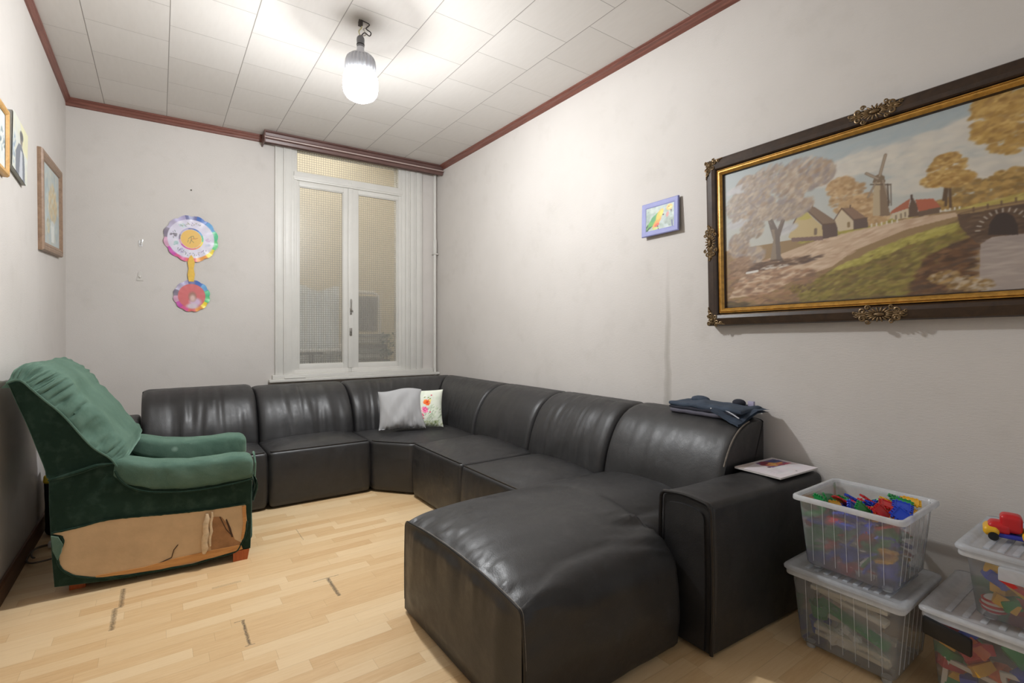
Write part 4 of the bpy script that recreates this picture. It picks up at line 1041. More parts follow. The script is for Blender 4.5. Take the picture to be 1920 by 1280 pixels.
# green bank
BK_=[(-0.322,-0.295),(-0.184,-0.211),(-0.020,-0.153),(0.125,-0.111),(0.223,-0.088),(0.284,-0.110),(0.268,-0.177),(0.189,-0.226),(0.171,-0.327),(0.085,-0.363),(-0.324,-0.370)]
A.poly(BK_,(122,108,50)); A.strokes(BK_,[(142,130,60),(118,106,50),(100,86,48),(158,142,70),(118,94,56),(132,108,60)],1300,.007,3,.3,.7)
A.strokes([(-0.184,-0.211),(-0.020,-0.148),(0.125,-0.107),(0.239,-0.091),(0.238,-0.115),(0.090,-0.148),(-0.100,-0.210)],[(178,166,78),(160,150,70),(188,176,92)],260,.006,3,.35,.75)
A.strokes([(0.157,-0.201),(0.253,-0.164),(0.305,-0.143),(0.297,-0.201),(0.280,-0.298),(0.308,-0.379),(0.085,-0.373),(0.122,-0.280)],[(104,70,44),(84,58,42),(124,86,54),(72,54,42)],520,.008,3,.1,.75)
A.strokes([(-hw,-hh),(hw,-hh),(hw,-hh+.035),(0.085,-0.384),(-0.324,-0.383),(-hw,-hh+.03)],[(88,74,54),(70,60,48),(110,92,60)],420,.007,5,0,.7)
# bridge and water
A.poly([(0.247,-0.056),(0.300,-0.060),(0.371,-0.056),(hw,(0.425,-0.053)[1]),(hw,(0.422,-0.183)[1]),(0.298,-0.172),(0.254,-0.104)],(94,72,56))
A.strokes([(0.255,-0.064),(0.343,-0.063),(hw,(0.425,-0.060)[1]),(hw,(0.422,-0.174)[1]),(0.298,-0.162)],[(84,64,50),(106,82,62),(70,54,44)],260,.006,4,.1,.7)
wt=[(0.309,-0.179),(0.341,-0.158),(0.396,-0.160),(hw,(0.423,-0.164)[1]),(hw,-hh+.012),(0.315,-0.403),(0.304,-0.320)]
A.poly(wt,(168,154,146)); A.strokes(wt,[(178,164,156),(160,146,140),(186,172,162)],260,.005,8,0,.5)
A.poly([(0.330,-0.148),(0.336,-0.106),(0.354,-0.079),(0.377,-0.076),(0.397,-0.092),(0.407,-0.124),(0.409,-0.162)],(58,46,42))
for k in range(13):
    a=PI*(.03+.94*k/12); c=(0.371,-0.127); A.line((c[0]-.062*math.cos(a),c[1]+.062*math.sin(a)-.008),(c[0]-.074*math.cos(a),c[1]+.074*math.sin(a)-.008),.0022,(206,198,186))
A.path([(0.255,-0.054),(0.329,-0.046),(0.398,-0.047),(hw,(0.425,-0.047)[1])],.0025,(120,92,66))
for p in ((0.293,-0.054),(0.332,-0.051),(0.368,-0.048),(0.405,-0.045)): A.line(p,(p[0],p[1]+.014),.003,(104,80,60))
# shrubs by the water
for c in ((0.204,-0.289),(0.250,-0.314),(0.295,-0.329)): A.dabs(c[0],c[1],.045,.022,[(150,118,66),(176,140,84),(120,92,56),(196,180,160)],90,.007,2,.3,.7)
A.dabs((0.279,-0.367)[0],(0.279,-0.367)[1],.10,.012,[(62,48,40),(80,62,46)],80,.007,3,0,.8)
# overhanging golden branch, upper right
for c,rx,ry in (((0.377,0.273),.09,.06),((0.403,0.179),.07,.05),((0.348,0.226),.05,.04),((0.343,0.325),.05,.04),((0.398,0.313),.1,.04)):
    A.dabs(c[0],c[1],rx,ry,[(190,150,76),(172,132,66),(206,168,96),(154,116,60)],190,.009,1.8,.2,.75)
# tree in the middle distance
for p,q in (((0.214,-0.014),(0.220,0.076)),((0.228,-0.024),(0.227,0.085)),((0.208,0.008),(0.215,0.057))): A.line(p,q,.005,(92,70,50))
for c,rx,ry in (((0.220,0.128),.055,.045),((0.203,0.091),.06,.03),((0.250,0.078),.045,.028),((0.220,0.162),.035,.02)):
    A.dabs(c[0],c[1],rx,ry,[(190,150,80),(170,128,64),(206,170,102),(150,112,58)],170,.008,1.7,0,.8)
# red-roofed farm
A.poly([(0.042,0.003),(0.104,0.039),(0.098,0.001),(0.035,-0.011)],(172,98,72)); A.poly([(0.042,-0.013),(0.099,0.001),(0.100,-0.038),(0.045,-0.035)],(206,190,160))
A.poly([(0.097,-0.037),(0.099,0.001),(0.111,0.045),(0.127,0.005),(0.130,-0.036)],(96,74,60)); A.poly([(0.121,0.030),(0.177,0.021),(0.199,-0.017),(0.130,-0.019)],(178,94,68)); A.poly([(0.130,-0.019),(0.199,-0.017),(0.199,-0.038),(0.130,-0.040)],(104,82,66))
A.line((0.109,0.033),(0.109,0.050),.004,(80,60,52))
for x in (1680,1688,1696): pass
for p in ((0.056,-0.020),(0.073,-0.017),(0.087,-0.014)): A.line(p,(p[0],p[1]-.016),.003,(126,108,90))
# middle bushes and windmill
for c,rx,ry in (((-0.115,0.095),.07,.07),((-0.055,0.047),.05,.05),((-0.145,0.150),.05,.04),((-0.018,-0.018),.05,.02)):
    A.dabs(c[0],c[1],rx,ry,[(180,144,98),(196,160,114),(162,126,84),(206,176,134)],230,.010,1.6,.1,.7)
A.poly([(-0.025,-0.005),(-0.019,0.135),(0.015,0.126),(0.035,-0.016)],(186,166,134)); A.poly([(0.001,-0.011),(0.004,0.129),(0.017,0.126),(0.037,-0.016)],(128,106,84))
A.poly([(-0.023,0.136),(-0.014,0.161),(0.005,0.167),(0.019,0.152),(0.023,0.125)],(120,100,78)); A.line((-0.030,0.130),(0.041,0.111),.003,(92,76,62))
for p,q,w in (((0.003,0.157),(0.025,0.239),.006),((-0.003,0.147),(-0.045,0.181),.006),((-0.009,0.137),(-0.041,0.078),.004),((0.014,0.136),(0.034,0.038),.004)):
    A.line(p,q,w,(128,108,88)); A.line(p,q,w*.35,(188,172,150))
A.line((0.030,0.116),(0.032,0.027),.003,(84,70,58)); A.line((0.041,0.113),(0.041,0.025),.002,(84,70,58))
# cottages
A.poly([(-0.371,-0.035),(-0.340,0.035),(-0.303,0.096),(-0.255,0.031),(-0.218,-0.013),(-0.219,-0.064),(-0.342,-0.058)],(198,176,128)); A.poly([(-0.303,0.101),(-0.250,0.084),(-0.163,-0.000),(-0.159,-0.013),(-0.222,-0.000)],(128,104,84))
A.poly([(-0.335,0.042),(-0.303,0.096),(-0.264,0.037),(-0.292,0.033)],(190,176,92)); A.poly([(-0.222,-0.000),(-0.159,-0.006),(-0.160,-0.065),(-0.219,-0.069)],(92,72,64)); A.poly([(-0.356,-0.040),(-0.219,-0.055),(-0.219,-0.074),(-0.356,-0.058)],(124,98,90))
A.path([(-0.365,-0.003),(-0.303,0.098),(-0.220,-0.003),(-0.159,-0.008)],.003,(96,72,56)); A.line((-0.249,-0.020),(-0.250,-0.039),.007,(120,100,80)); A.line((-0.261,0.086),(-0.261,0.101),.004,(100,76,60))
A.poly([(-0.169,0.008),(-0.141,0.047),(-0.096,-0.009),(-0.097,-0.048),(-0.155,-0.047)],(206,188,158)); A.poly([(-0.141,0.054),(-0.099,0.048),(-0.047,-0.008),(-0.096,-0.007)],(134,104,84)); A.poly([(-0.096,-0.007),(-0.045,-0.008),(-0.042,-0.050),(-0.097,-0.050)],(94,76,68))
A.line((-0.115,-0.017),(-0.115,-0.031),.006,(140,116,80)); A.path([(-0.171,0.009),(-0.141,0.054),(-0.096,-0.007),(-0.045,-0.008)],.0025,(96,72,58)); A.line((-0.108,0.049),(-0.107,0.059),.003,(96,72,58))
for k in range(6): p=(-0.030,-0.040); A.line((p[0]+.018*k,p[1]+.002),(p[0]+.018*k,p[1]-.008),.003,(226,220,206))
for k in range(5): p=(0.198,-0.029); A.line((p[0]+.014*k,p[1]),(p[0]+.014*k,p[1]-.006),.003,(226,220,206))
# the big tree on the left
for c,rx,ry in (((-0.437,0.212),.16,.12),((-0.312,0.243),.12,.08),((-0.546,0.145),.10,.09),((-0.363,0.104),.10,.05),((-0.220,0.230),.05,.05),((-0.572,0.260),.05,.05),((-0.620,-0.033),.05,.06),((-0.550,-0.099),.06,.04)):
    A.dabs(c[0],c[1],rx,ry,[(168,148,128),(150,138,134),(182,158,132),(196,178,158),(156,130,108),(138,128,126)],420,.011,1.8,.6,.6)
for c in ((-0.633,0.080),(-0.390,0.007),(-0.615,0.257)): A.dabs(c[0],c[1],.05,.02,[(196,194,194),(184,182,184)],70,.008,3,.4,.6)
A.poly([(-0.459,-0.133),(-0.442,-0.036),(-0.466,0.061),(-0.445,0.070),(-0.420,0.012),(-0.399,0.065),(-0.384,0.052),(-0.411,-0.028),(-0.407,-0.120),(-0.393,-0.147)],(112,98,88)); A.poly([(-0.459,-0.133),(-0.442,-0.036),(-0.451,0.018),(-0.435,0.015),(-0.428,-0.137)],(142,126,108))
A.path([(-0.415,0.024),(-0.363,0.091),(-0.314,0.118)],.004,(136,120,110),.6); A.path([(-0.450,0.044),(-0.505,0.122),(-0.559,0.175)],.004,(136,120,110),.6)
for c,rx,ry in (((-0.465,0.106),.07,.035),((-0.368,0.092),.06,.035),((-0.548,0.036),.06,.05),((-0.631,0.164),.05,.07),((-0.502,0.256),.09,.06)): A.dabs(c[0],c[1],rx,ry,[(172,152,132),(154,142,136),(190,170,148),(144,128,112)],190,.009,1.8,.6,.6)
A.dabs((-0.608,-0.146)[0],(-0.608,-0.146)[1],.06,.05,[(150,118,92),(172,140,112),(128,100,80)],160,.008,2.5,.3,.6)
A.strokes([(-0.523,-0.135),(-0.319,-0.137),(-0.205,-0.144),(-0.320,-0.170),(-0.580,-0.177)],[(96,72,58),(116,88,66),(84,66,58)],160,.005,5,.1,.7)
A.line((-0.580,-0.182),(-0.524,-0.178),.006,(224,220,214)); A.dabs((-0.444,-0.167)[0],(-0.444,-0.167)[1],.07,.008,[(216,206,194)],26,.005,3,.1,.6)
A.dabs((-0.322,-0.282)[0],(-0.322,-0.282)[1],.05,.02,[(110,86,60),(140,120,60)],60,.006,2,.5,.7)
A.soften(2); A.a=A.a*.9+np.array((196,190,178))*.1  # pale veil over the art: sheen and dust blended into its colour
art_object('canvas',A,lambda x,y:WM[LP.name]@Vector((x,y,.034)),M_art,LP,gain=.93)

# ---- small parrot picture
BPm=thing('parrot_picture','small bird picture with a lilac blue border hanging alone on the right wall','picture',M=wallM('R',(XR,1.935,1.885),R(1.5),R(-3)))
M_lil=pm('lilac_border',(140,144,196),.5,var=.06,vscale=20)
local('backing',Geo().box(-.124,.124,-.096,.096,.004,.020,.003),pm('dark_backing',(96,80,76),.7),BPm)
local('border',frame_geo(.268,.205,[(0,.018),(0,.028),(.004,.031),(.022,.030),(.030,.028),(.032,.026)]),M_lil,BPm)
A=Art(-.106,.106,-.075,.075,150,110,(176,190,180))
A.dabs(0,0,.11,.075,[(160,176,164),(190,200,192),(140,158,146),(176,188,190)],260,.014,1.3,None,.6)
A.dabs(.07,-.04,.035,.03,[(130,146,134),(150,162,150)],40,.012,1.2,None,.6)
A.poly([(-.106,-.072),(-.098,-.046),(-.072,-.022),(-.05,-.018),(-.052,-.045),(-.08,-.062)],(44,84,58)); A.poly([(-.104,-.050),(-.07,-.010),(-.025,.028),(.015,.045),(.02,.02),(-.03,-.03),(-.06,-.045)],(92,168,72))
A.ell(-.045,0,.030,.016,(70,150,84),.7); A.ell(-.02,-.026,.05,.018,(236,150,46),.75); A.ell(.0,.018,.045,.022,(236,184,48),.9); A.ell(-.02,-.042,.022,.012,(214,86,46),.4); A.ell(.012,.026,.022,.015,(214,206,60),1.2)
A.ell(.070,.048,.026,.021,(238,178,70),.2); A.ell(.075,.045,.018,.008,(240,206,120),.2); A.ell(.056,.008,.020,.012,(196,128,118),1.3); A.poly([(.074,.034),(.09,.03),(.083,.014)],(84,74,70)); A.ell(.026,.012,.008,.006,(60,50,40))
A.line((-.015,-.05),(-.008,-.072),.004,(70,64,70)); A.line((.088,-.035),(.092,-.068),.005,(52,66,110)); A.dabs(-.03,-.062,.02,.006,[(196,206,110)],14,.005,2,0,.8); A.ell(.066,.052,.004,.004,(60,40,30)); A.dabs(-.095,-.055,.01,.02,[(30,60,50),(120,170,90)],14,.006,2,1,.8)
for e in ((-.106,-.075,-.106,.075),(.106,-.075,.106,.075),(-.106,.075,.106,.075),(-.106,-.075,.106,-.075)): A.line(e[:2],e[2:],.004,(206,214,232))
art_object('print',A,lambda x,y:WM[BPm.name]@Vector((x,y,.026)),M_print,BPm,gain=1.0)

# ---- pictures on the left wall
def framed(label,cat,y0,y1,z0,z1,roll,prof,fm,art,depth,name='framed_picture',glass=False):
    t=thing(name,label,cat,M=wallM('L',(XL,(y0+y1)/2,(z0+z1)/2),roll)); w,h=y1-y0,z1-z0
    if prof: local('frame',frame_geo(w,h,prof),fm,t,smooth=False)
    local('backing',Geo().box(-w/2+.004,w/2-.004,-h/2+.004,h/2-.004,.002,depth-.004,.001),fm if not prof else pm('backing_board',(90,70,52),.7),t,smooth=False)
    art_object('picture_surface',art,lambda x,y:WM[t.name]@Vector((x,y,depth)),M_print,t,gain=1.05)
    return t
M_brown=mat_wood('brown_frame',(158,130,106),(128,102,82),.45,(12,12,12)); M_hon=mat_wood('honey_frame',(216,172,104),(190,142,76),.4,(12,12,12))
w,h=.72,.595; A=Art(-w/2+.055,w/2-.055,-h/2+.055,h/2-.055,110,84,(176,186,186))
A.dabs(0,.0,.35,.24,[(170,184,186),(188,190,180),(160,176,180),(196,196,184)],260,.03,1.4,None,.6)
A.dabs(.06,.03,.16,.12,[(206,186,140),(196,170,120),(216,200,166),(180,160,120)],220,.012,2.2,1.3,.75); A.poly([(-.02,-.10),(.12,-.10),(.10,-.22),(.0,-.22)],(216,220,216)); A.ell(.05,-.10,.07,.02,(200,206,204))
A.dabs(-.1,-.12,.06,.05,[(206,196,160),(160,150,110)],40,.01,2,1,.7)
framed('brown framed still life of pale flowers in a white vase on the left wall','picture',3.96,4.68,1.697,2.292,R(3.2),[(0,0),(0,.018),(.006,.026),(.022,.028),(.030,.024),(.036,.026),(.050,.019),(.056,.012)],M_brown,A,.012)
w,h=.32,.27; A=Art(-w/2,w/2,-h/2,h/2,90,76,(204,206,196))
A.dabs(0,0,.17,.14,[(206,208,200),(196,204,206),(214,210,180)],120,.03,1.3,None,.5); A.poly([(-.02,.145),(.17,.145),(.17,.0),(.06,.02)],(214,210,166),.7); A.poly([(-.09,-.145),(-.10,-.04),(-.04,.02),(.02,.03),(.08,.0),(.10,-.06),(.11,-.145)],(112,118,128)); A.ell(.015,.055,.032,.04,(132,126,118)); A.ell(.018,.075,.045,.028,(96,96,98)); A.poly([(-.02,-.145),(.0,.0),(.04,.0),(.06,-.145)],(186,190,196)); A.dabs(-.13,-.03,.03,.08,[(150,170,190),(120,140,160)],30,.012,1,None,.6)
framed('small grey and cream unframed canvas of a standing figure on the left wall','picture',3.235,3.555,1.955,2.225,R(-5),None,pm('canvas_edge',(170,172,168),.7),A,.022,name='canvas_picture')
w,h=.365,.30; A=Art(-w/2+.026,w/2-.026,-h/2+.026,h/2-.026,70,50,(214,218,214))
A.dabs(.06,.0,.12,.10,[(206,214,216),(188,206,208),(220,220,214)],60,.03,1.2,None,.5); A.dabs(.10,.0,.05,.05,[(96,120,130),(150,170,176)],22,.008,2,.5,.7)
framed('honey coloured wooden frame at the left edge with a pale sheet','picture',2.80,3.165,1.895,2.195,0,[(0,0),(0,.018),(.006,.026),(.016,.027),(.024,.022),(.028,.016)],M_hon,A,.014)

# ---- paper ornament on the back wall
def wavy(c,rx,ry,n,amp): 
    return [(c[0]+(rx*(1+amp*abs(math.sin(n*a/2))))*math.cos(a),c[1]+(ry*(1+amp*abs(math.sin(n*a/2))))*math.sin(a)) for a in [2*PI*i/120 for i in range(120)]]
MO=thing('paper_mandala','rainbow edged round paper ornament with a smaller photo disc on the back wall','decoration',M=wallM('B',bw(.80,0,1.98)))
RC=[(70,190,130),(90,160,215),(50,96,180),(96,100,150),(168,160,200),(176,168,196),(120,110,130),(206,150,180),(190,60,160),(214,70,130),(222,96,90),(238,150,60),(250,220,40),(90,200,120)]
def disc(rx,ry,n,face):
    A=Art(-rx*1.08,rx*1.08,-ry*1.08,ry*1.08,130,126,(210,206,222))
    for k in range(28):
        a=2*PI*k/28; c=RC[int(k/2)%14]
        A.poly([(0,0)]+[(rx*1.2*math.cos(a+d),ry*1.2*math.sin(a+d)) for d in (0,.08,.16,.2245)],c)
    face(A,rx,ry); return A
def inmask(rx,ry,n): return lambda x,y:(x/rx)**2+(y/ry)**2<(.95+.06*abs(math.sin(n*math.atan2(y/ry,x/rx)/2)))**2
def f1(A,rx,ry):
    A.ell(0,0,rx*.86,ry*.84,(212,208,226),0,.02); A.dabs(0,0,rx*.8,ry*.8,[(216,212,230),(204,202,220),(222,220,226)],80,.02,1.2,None,.5)
    for k,(a,c) in enumerate(((2.1,(170,196,196)),(2.9,(110,104,116)),(3.5,(150,190,186)),(4.1,(176,170,206)),(0,(196,170,204)),(5.9,(190,196,216)))): A.dabs(rx*.64*math.cos(a),ry*.64*math.sin(a),.022,.018,[c],10,.009,1.3,None,.8)
    rg=random.Random(5)
    for k in range(64):   # illegible hand-drawn scribbles around the disc
        a=2*PI*k/64; 
        if 1.0<a<2.2 or 3.9<a<5.6 or 2.6<a<3.1:
            r=.66+rg.uniform(-.06,.06); p=(rx*r*math.cos(a),ry*r*math.sin(a)); A.line(p,(p[0]+rg.uniform(-.012,.012),p[1]+rg.uniform(-.016,.016)),.0022,(rg.choice([(70,70,60),(120,120,50),(60,80,70),(90,60,100)])))
    for k in range(40):
        a=2*PI*k/40; A.line((rx*.42*math.cos(a),ry*.44*math.sin(a)),(rx*.42*math.cos(a+.17),ry*.44*math.sin(a+.17)),.006,RC[(k//3)%14])
    A.ell(0,0,rx*.385,ry*.40,(228,178,72),0,.03)
    A.path([(-.01,-.04),(0,-.01),(0,.02),(-.02,.0)],.002,(70,80,60)); A.path([(0,.02),(.015,.025),(.02,.005)],.002,(70,80,60)); A.path([(0,0),(.03,.004),(.045,.01)],.003,(190,110,40)); A.path([(.0,-.01),(.018,-.03)],.002,(70,80,60)); A.path([(-.02,-.01),(-.025,-.03)],.002,(90,100,60))
def f2(A,rx,ry):
    A.ell(0,0.0,rx*.76,ry*.78,(206,92,92),0,.05); A.ell(.025,-.05,.055,.045,(206,176,206),0,.5); A.ell(.005,-.005,.036,.052,(150,104,88),0,.5); A.ell(.006,-.018,.027,.038,(214,178,168),0,.6); A.ell(.004,-.085,.055,.03,(206,190,200),0,.5)
M_pap=mat_attr('shiny_paper',.36,spec=.5)
a1=disc(.196,.196,12,f1); a1.a=a1.a*.82+np.array((200,196,202))*.18; art_object('large_disc',a1,lambda x,y:WM[MO.name]@Vector((x,y+.0,.012+.004*math.sin(math.atan2(y,x)*12)*min(1,math.hypot(x,y)/.19)**5)),M_pap,MO,mask=inmask(.196,.196,12))
a2=disc(.132,.134,12,f2); a2.a=a2.a*.82+np.array((200,196,202))*.18; art_object('photo_disc',a2,lambda x,y:WM[MO.name]@Vector((x+.004,y-.482,.012+.003*math.sin(math.atan2(y,x)*12)*min(1,math.hypot(x,y)/.13)**5)),M_pap,MO,mask=inmask(.132,.134,12),label='small disc with a blurred portrait on red')
pts=[(-.018,-.36),(-.026,-.30),(-.018,-.25),(-.026,-.20),(-.014,-.155),(.0,-.135),(.014,-.155),(.026,-.20),(.018,-.25),(.026,-.30),(.018,-.36)]
local('paper_strip',Geo().prism(pts,.010,.016),pm('yellow_card',(230,188,78),.6,var=.08,vscale=40),MO,label='wavy yellow paper strip joining the discs')
local('backing_card',Geo().prism([(x,y) for x,y in wavy((0,0),.176,.176,12,.03)],.002,.007),pm('white_card',(222,220,222),.6),MO)
hk=thing('wall_hook','small shiny adhesive hook left of the paper ornament','hook',M=wallM('B',bw(.455,0,1.915)))
local('plate',Geo().box(-.012,.014,-.03,.02,.001,.006,.002),pm('hook_clear',(226,226,226),.15,spec=.9),hk); local('hook_arm',Geo().tube([(.0,-.02,.006),(.004,-.012,.018),(.012,.010,.02),(.016,.028,.016)],.005,8),pm('hook_metal',(235,235,235),.15,metal=.6),hk)
hk=thing('clear_hook','nearly invisible clear plastic hook on the back wall below the shiny one','hook',M=wallM('B',bw(.452,0,1.64)))
local('plate',Geo().prism([(-.022,-.03),(.022,-.03),(.010,.045),(-.006,.045)],.001,.005),pm('hook_pale',(206,202,196),.3,spec=.7),hk); local('peg',Geo().ellipsoid((.0,.0,.008),(.008,.012,.006),10,6),MC['hook_pale'],hk)
single('wall_screw',Geo().ellipsoid(bw(.80,.004,2.395),(.006,.006,.006),8,6),pm('screw',(110,104,98),.4,metal=.6),'tiny screw in the back wall above the paper ornament','screw')

# ================================================================== CUSHIONS, CLOTHES, MAGAZINE
def cushionM(A_,B_,z,lean):
    a=Vector((A_[0],A_[1],0)); b=Vector((B_[0],B_[1],0)); r=(b-a).normalized(); n=Vector((r.y,-r.x,0))      # n: towards the room
    up=(Vector((0,0,1))*math.cos(lean)-n*math.sin(lean)).normalized(); out=r.cross(up)
    m=Matrix([[r[i],up[i],out[i]] for i in range(3)]).to_4x4(); return Matrix.Translation(((a.x+b.x)/2,(a.y+b.y)/2,z))@m,(b-a).length
def puff(w,h,th,seed,ruf=0):
    def f(x,y):
        u=2*x/w; v=2*y/h-1; b=max(0,(1-abs(u)**3.2))*max(0,(1-abs(v)**3.2)); px=x*(1-.07*(1-v*v)*abs(u)); py=h/2+(y-h/2)*(1-.06*(1-u*u)*abs(v))
        z=th*b**.55+.006*nz(x*14,y*9,seed)*b+(.018*nz(x*9-y*6,y*2,seed+4)*b if ruf>.01 else 0)+ruf*math.exp(-y/.07)*nz(x*38,y*6,seed+2)+ruf*.6*math.exp(-y/.16)*nz(x*16+y*9,y*3,seed+5)
        if ruf>.01: py+=.02*math.sin(2.2*u+.6)*y/h-.018*max(0,u)*y/h; px-=.02*y/h*max(0,u)
        if ruf: py+=ruf*.6*math.exp(-y/.04)*nz(x*45,1,seed)
        return px,py,z
    return f
def cushion(name,label,A_,B_,z,lean,h,th,art,mat,seed,ruf=0,backm=None):
    M_,w=cushionM(A_,B_,z,lean); t=thing(name,label,'cushion',M=M_); pf_=puff(w,h,th,seed,ruf); pb_=puff(w,h,th*.8,seed,ruf)
    if art is None: art=Art(-w/2,w/2,0,h,60,60,(160,160,161))
    A=art(w,h) if callable(art) else art
    art_object('front_cover',A,lambda x,y:M_@Vector(pf_(x,y)),mat,t)
    g=Art(-w/2,w/2,0,h,40,40).geo(lambda x,y:(lambda q:(q[0],q[1],-q[2]))(pb_(x,y))); local('back_cover',g,backm,t)
    return t
M_greyc=pm('grey_jersey',(158,158,160),.85,bump=.2,bscale=300,var=.05)
def floral(w,h):
    A=Art(-w/2,w/2,0,h,120,110,(214,218,204)); A.dabs(0,h/2,w/2,h/2,[(222,224,212),(206,214,196),(200,208,190)],140,.018,1.3,None,.4)
    A.dabs(w*.30,h*.30,w*.2,h*.25,[(186,200,170),(150,166,140),(214,222,200)],120,.006,2.5,.8,.6); A.dabs(.08,h*.08,w*.4,.02,[(120,140,90),(150,160,110)],60,.006,2,1.2,.6)
    A.dabs(.060,h*.62,.026,.024,[(238,110,50),(246,140,60),(230,80,40)],50,.008,1.2,None,.9); A.ell(.060,h*.62,.008,.007,(200,50,20)); A.dabs(.085,h*.66,.010,.012,[(246,216,120)],12,.005,1.2,None,.8)
    A.dabs(.040,h*.42,.028,.024,[(232,100,150),(222,70,130),(240,150,180)],50,.008,1.2,None,.9); A.dabs(.02,h*.28,.012,.018,[(196,60,90),(220,110,140)],18,.005,1.2,None,.8)
    for p in ((.095,h*.82),(.085,h*.36),(.03,h*.2)): A.ell(p[0],p[1],.008,.007,(196,70,90))
    for p in ((.04,h*.76),(.085,h*.72),(.07,h*.75)): A.ell(p[0],p[1],.010,.005,(130,150,80),.6)
    return A
M_flor=mat_attr('floral_cotton',.8,spec=.2)
cushion('floral_cushion','white cushion with orange and pink flowers in the corner of the sofa',(1.545,3.79),(1.885,3.625),.422,R(22),.315,.055,floral,M_flor,3,.004,pm('cotton_back',(214,216,206),.85))
M_gc=mat_attr('grey_cloth_attr',.85,spec=.2)
cushion('grey_cushion','plain grey cushion with a gathered lower edge leaning before the floral one',(1.395,3.765),(1.745,3.655),.425,R(24),.335,.06,None,M_gc,5,.022,M_greyc)

CJ=thing('folded_trousers','dark navy folded trousers lying on top of the sofa back near the arm','clothing',loc=(2.34,1.48,.775))
M_nav=pm('navy_cloth',(54,66,82),.8,var=.2,vscale=20,bump=.3,bscale=200); M_navd=pm('navy_cloth_dark',(34,36,48),.85,var=.2,vscale=20,bump=.3,bscale=200)
build('lower_fold',softblock(2.245,2.43,1.33,1.70,.768,.788,.009,.004,2,20,.003),pm('grey_cloth_edge',(88,86,98),.8),CJ)
build('middle_fold',softblock(2.25,2.44,1.32,1.71,.786,.804,.009,.004,4,20,.004),M_navd,CJ)
build('upper_fold',softblock(2.252,2.45,1.30,1.715,.800,.822,.010,.008,6,24,.007),M_nav,CJ)
def flapg():
    g=Geo(); rs=[]
    for i in range(14):
        u=i/13; r=[]
        for j in range(12):
            v=j/11; x=2.45-.235*u; y=1.262+.17*v+.03*u*(1-v); z=.826-.055*smooth01((u-.35)/.65)*(1-v*.8)-.012*(1-v)+.006*nz(u*5,v*5,2); r.append((x,y,z))
        rs.append(r)
    rs2=[[(x,y,z-.012) for x,y,z in r] for r in rs[::-1]]
    return g.rings(rs+rs2,closed=False,cap0=False,cap1=False)
build('leg_flap',flapg(),M_nav,CJ)
build('pale_stitch',Geo().tube([(2.262,1.42,.818),(2.255,1.38,.812),(2.248,1.34,.800),(2.238,1.30,.785)],.003,5),pm('pale_thread',(190,192,200),.7),CJ)
build('crumpled_waist',Geo().ellipsoid((2.41,1.62,.828),(.03,.055,.020),14,9),M_nav,CJ); build('crumpled_waist',Geo().ellipsoid((2.42,1.405,.832),(.026,.035,.020),14,9),M_navd,CJ)
build('button',Geo().ellipsoid((2.252,1.455,.812),(.004,.005,.004),8,6),pm('button_metal',(210,210,214),.3,metal=.7),CJ)
build('care_label',Geo().box(2.43,2.445,1.335,1.365,.82,.845,.001),pm('label_lilac',(176,170,196),.6),CJ)

mg=thing('magazine','white magazine with a sunset photo lying on the sofa armrest','magazine',loc=(2.28,1.15,.574),rotz=R(-3))
build('pages',Geo().box(-.150,.150,-.108,.104,.001,.008,.001),pm('paper_pages',(214,210,206),.6),mg,world=False,smooth=False)
A=Art(-.151,.151,-.109,.105,130,92,(226,218,222))
A.dabs(.0,-.03,.14,.05,[(230,222,226),(222,212,220),(216,222,224)],60,.02,1.6,0,.5); A.poly([(-.02,.085),(.125,.085),(.125,.0),(-.02,.0)],(120,90,140))
A.dabs(.02,.06,.04,.02,[(110,40,60),(150,60,80)],40,.012,1.8,0,.8); A.dabs(.05,.03,.05,.02,[(246,170,90),(250,210,120),(230,110,90)],60,.010,2,0,.8); A.dabs(.10,.06,.03,.02,[(96,96,160),(70,80,130)],40,.010,1.8,0,.8); A.dabs(.09,.01,.04,.01,[(206,80,110)],20,.008,2,0,.7)
A.poly([(-.151,.105),(-.02,.105),(-.02,.085),(-.151,.06)],(196,180,168),.6); A.ell(-.03,.012,.012,.008,(60,24,32)); A.ell(.015,-.085,.006,.004,(90,80,90))
for k in range(4): A.line((-.10,-.02-.014*k),(-.02-.01*k,-.022-.014*k),.0015,(176,170,180))
art_object('cover',A,lambda x,y:WM[mg.name]@Vector((x,y,.0088+.0*x)),M_pap,mg)

# ================================================================== THINGS BEHIND THE ARMCHAIR
t=thing('toy_bag','black bag with a yellow and blue top standing behind the green armchair','bag',loc=(-.50,4.0,0))
build('bag_body',softblock(-.548,-.46,3.93,4.12,.0,.36,.03,.0,3,14,.006),pm('black_nylon',(24,24,28),.6),t); build('yellow_corner',softblock(-.550,-.48,3.922,3.96,.31,.36,.012,.0,4,8,.004),pm('bag_yellow',(214,186,40),.5),t); build('pale_top',softblock(-.545,-.48,3.94,4.02,.35,.42,.015,.0,5,8,.006),pm('bag_pale',(176,182,214),.5),t)
t=thing('coiled_cable','grey brown cable coiled on the floor beside the armchair','cable',loc=(-.49,3.56,0))
g=Geo(); pts=[]
for k in range(60):
    a=2*PI*k/36; r=.085-.0005*k; pts.append((-.49+r*math.cos(a),3.60+r*1.9*math.sin(a),.008+.0004*k+.004*math.sin(a*3)))
build('cord',g.tube(pts,.0045,7),pm('cable_grey',(96,84,74),.5),t); build('plug',Geo().box(-.50,-.46,3.70,3.75,.006,.035,.006),pm('plug_white',(214,212,206),.4),t)

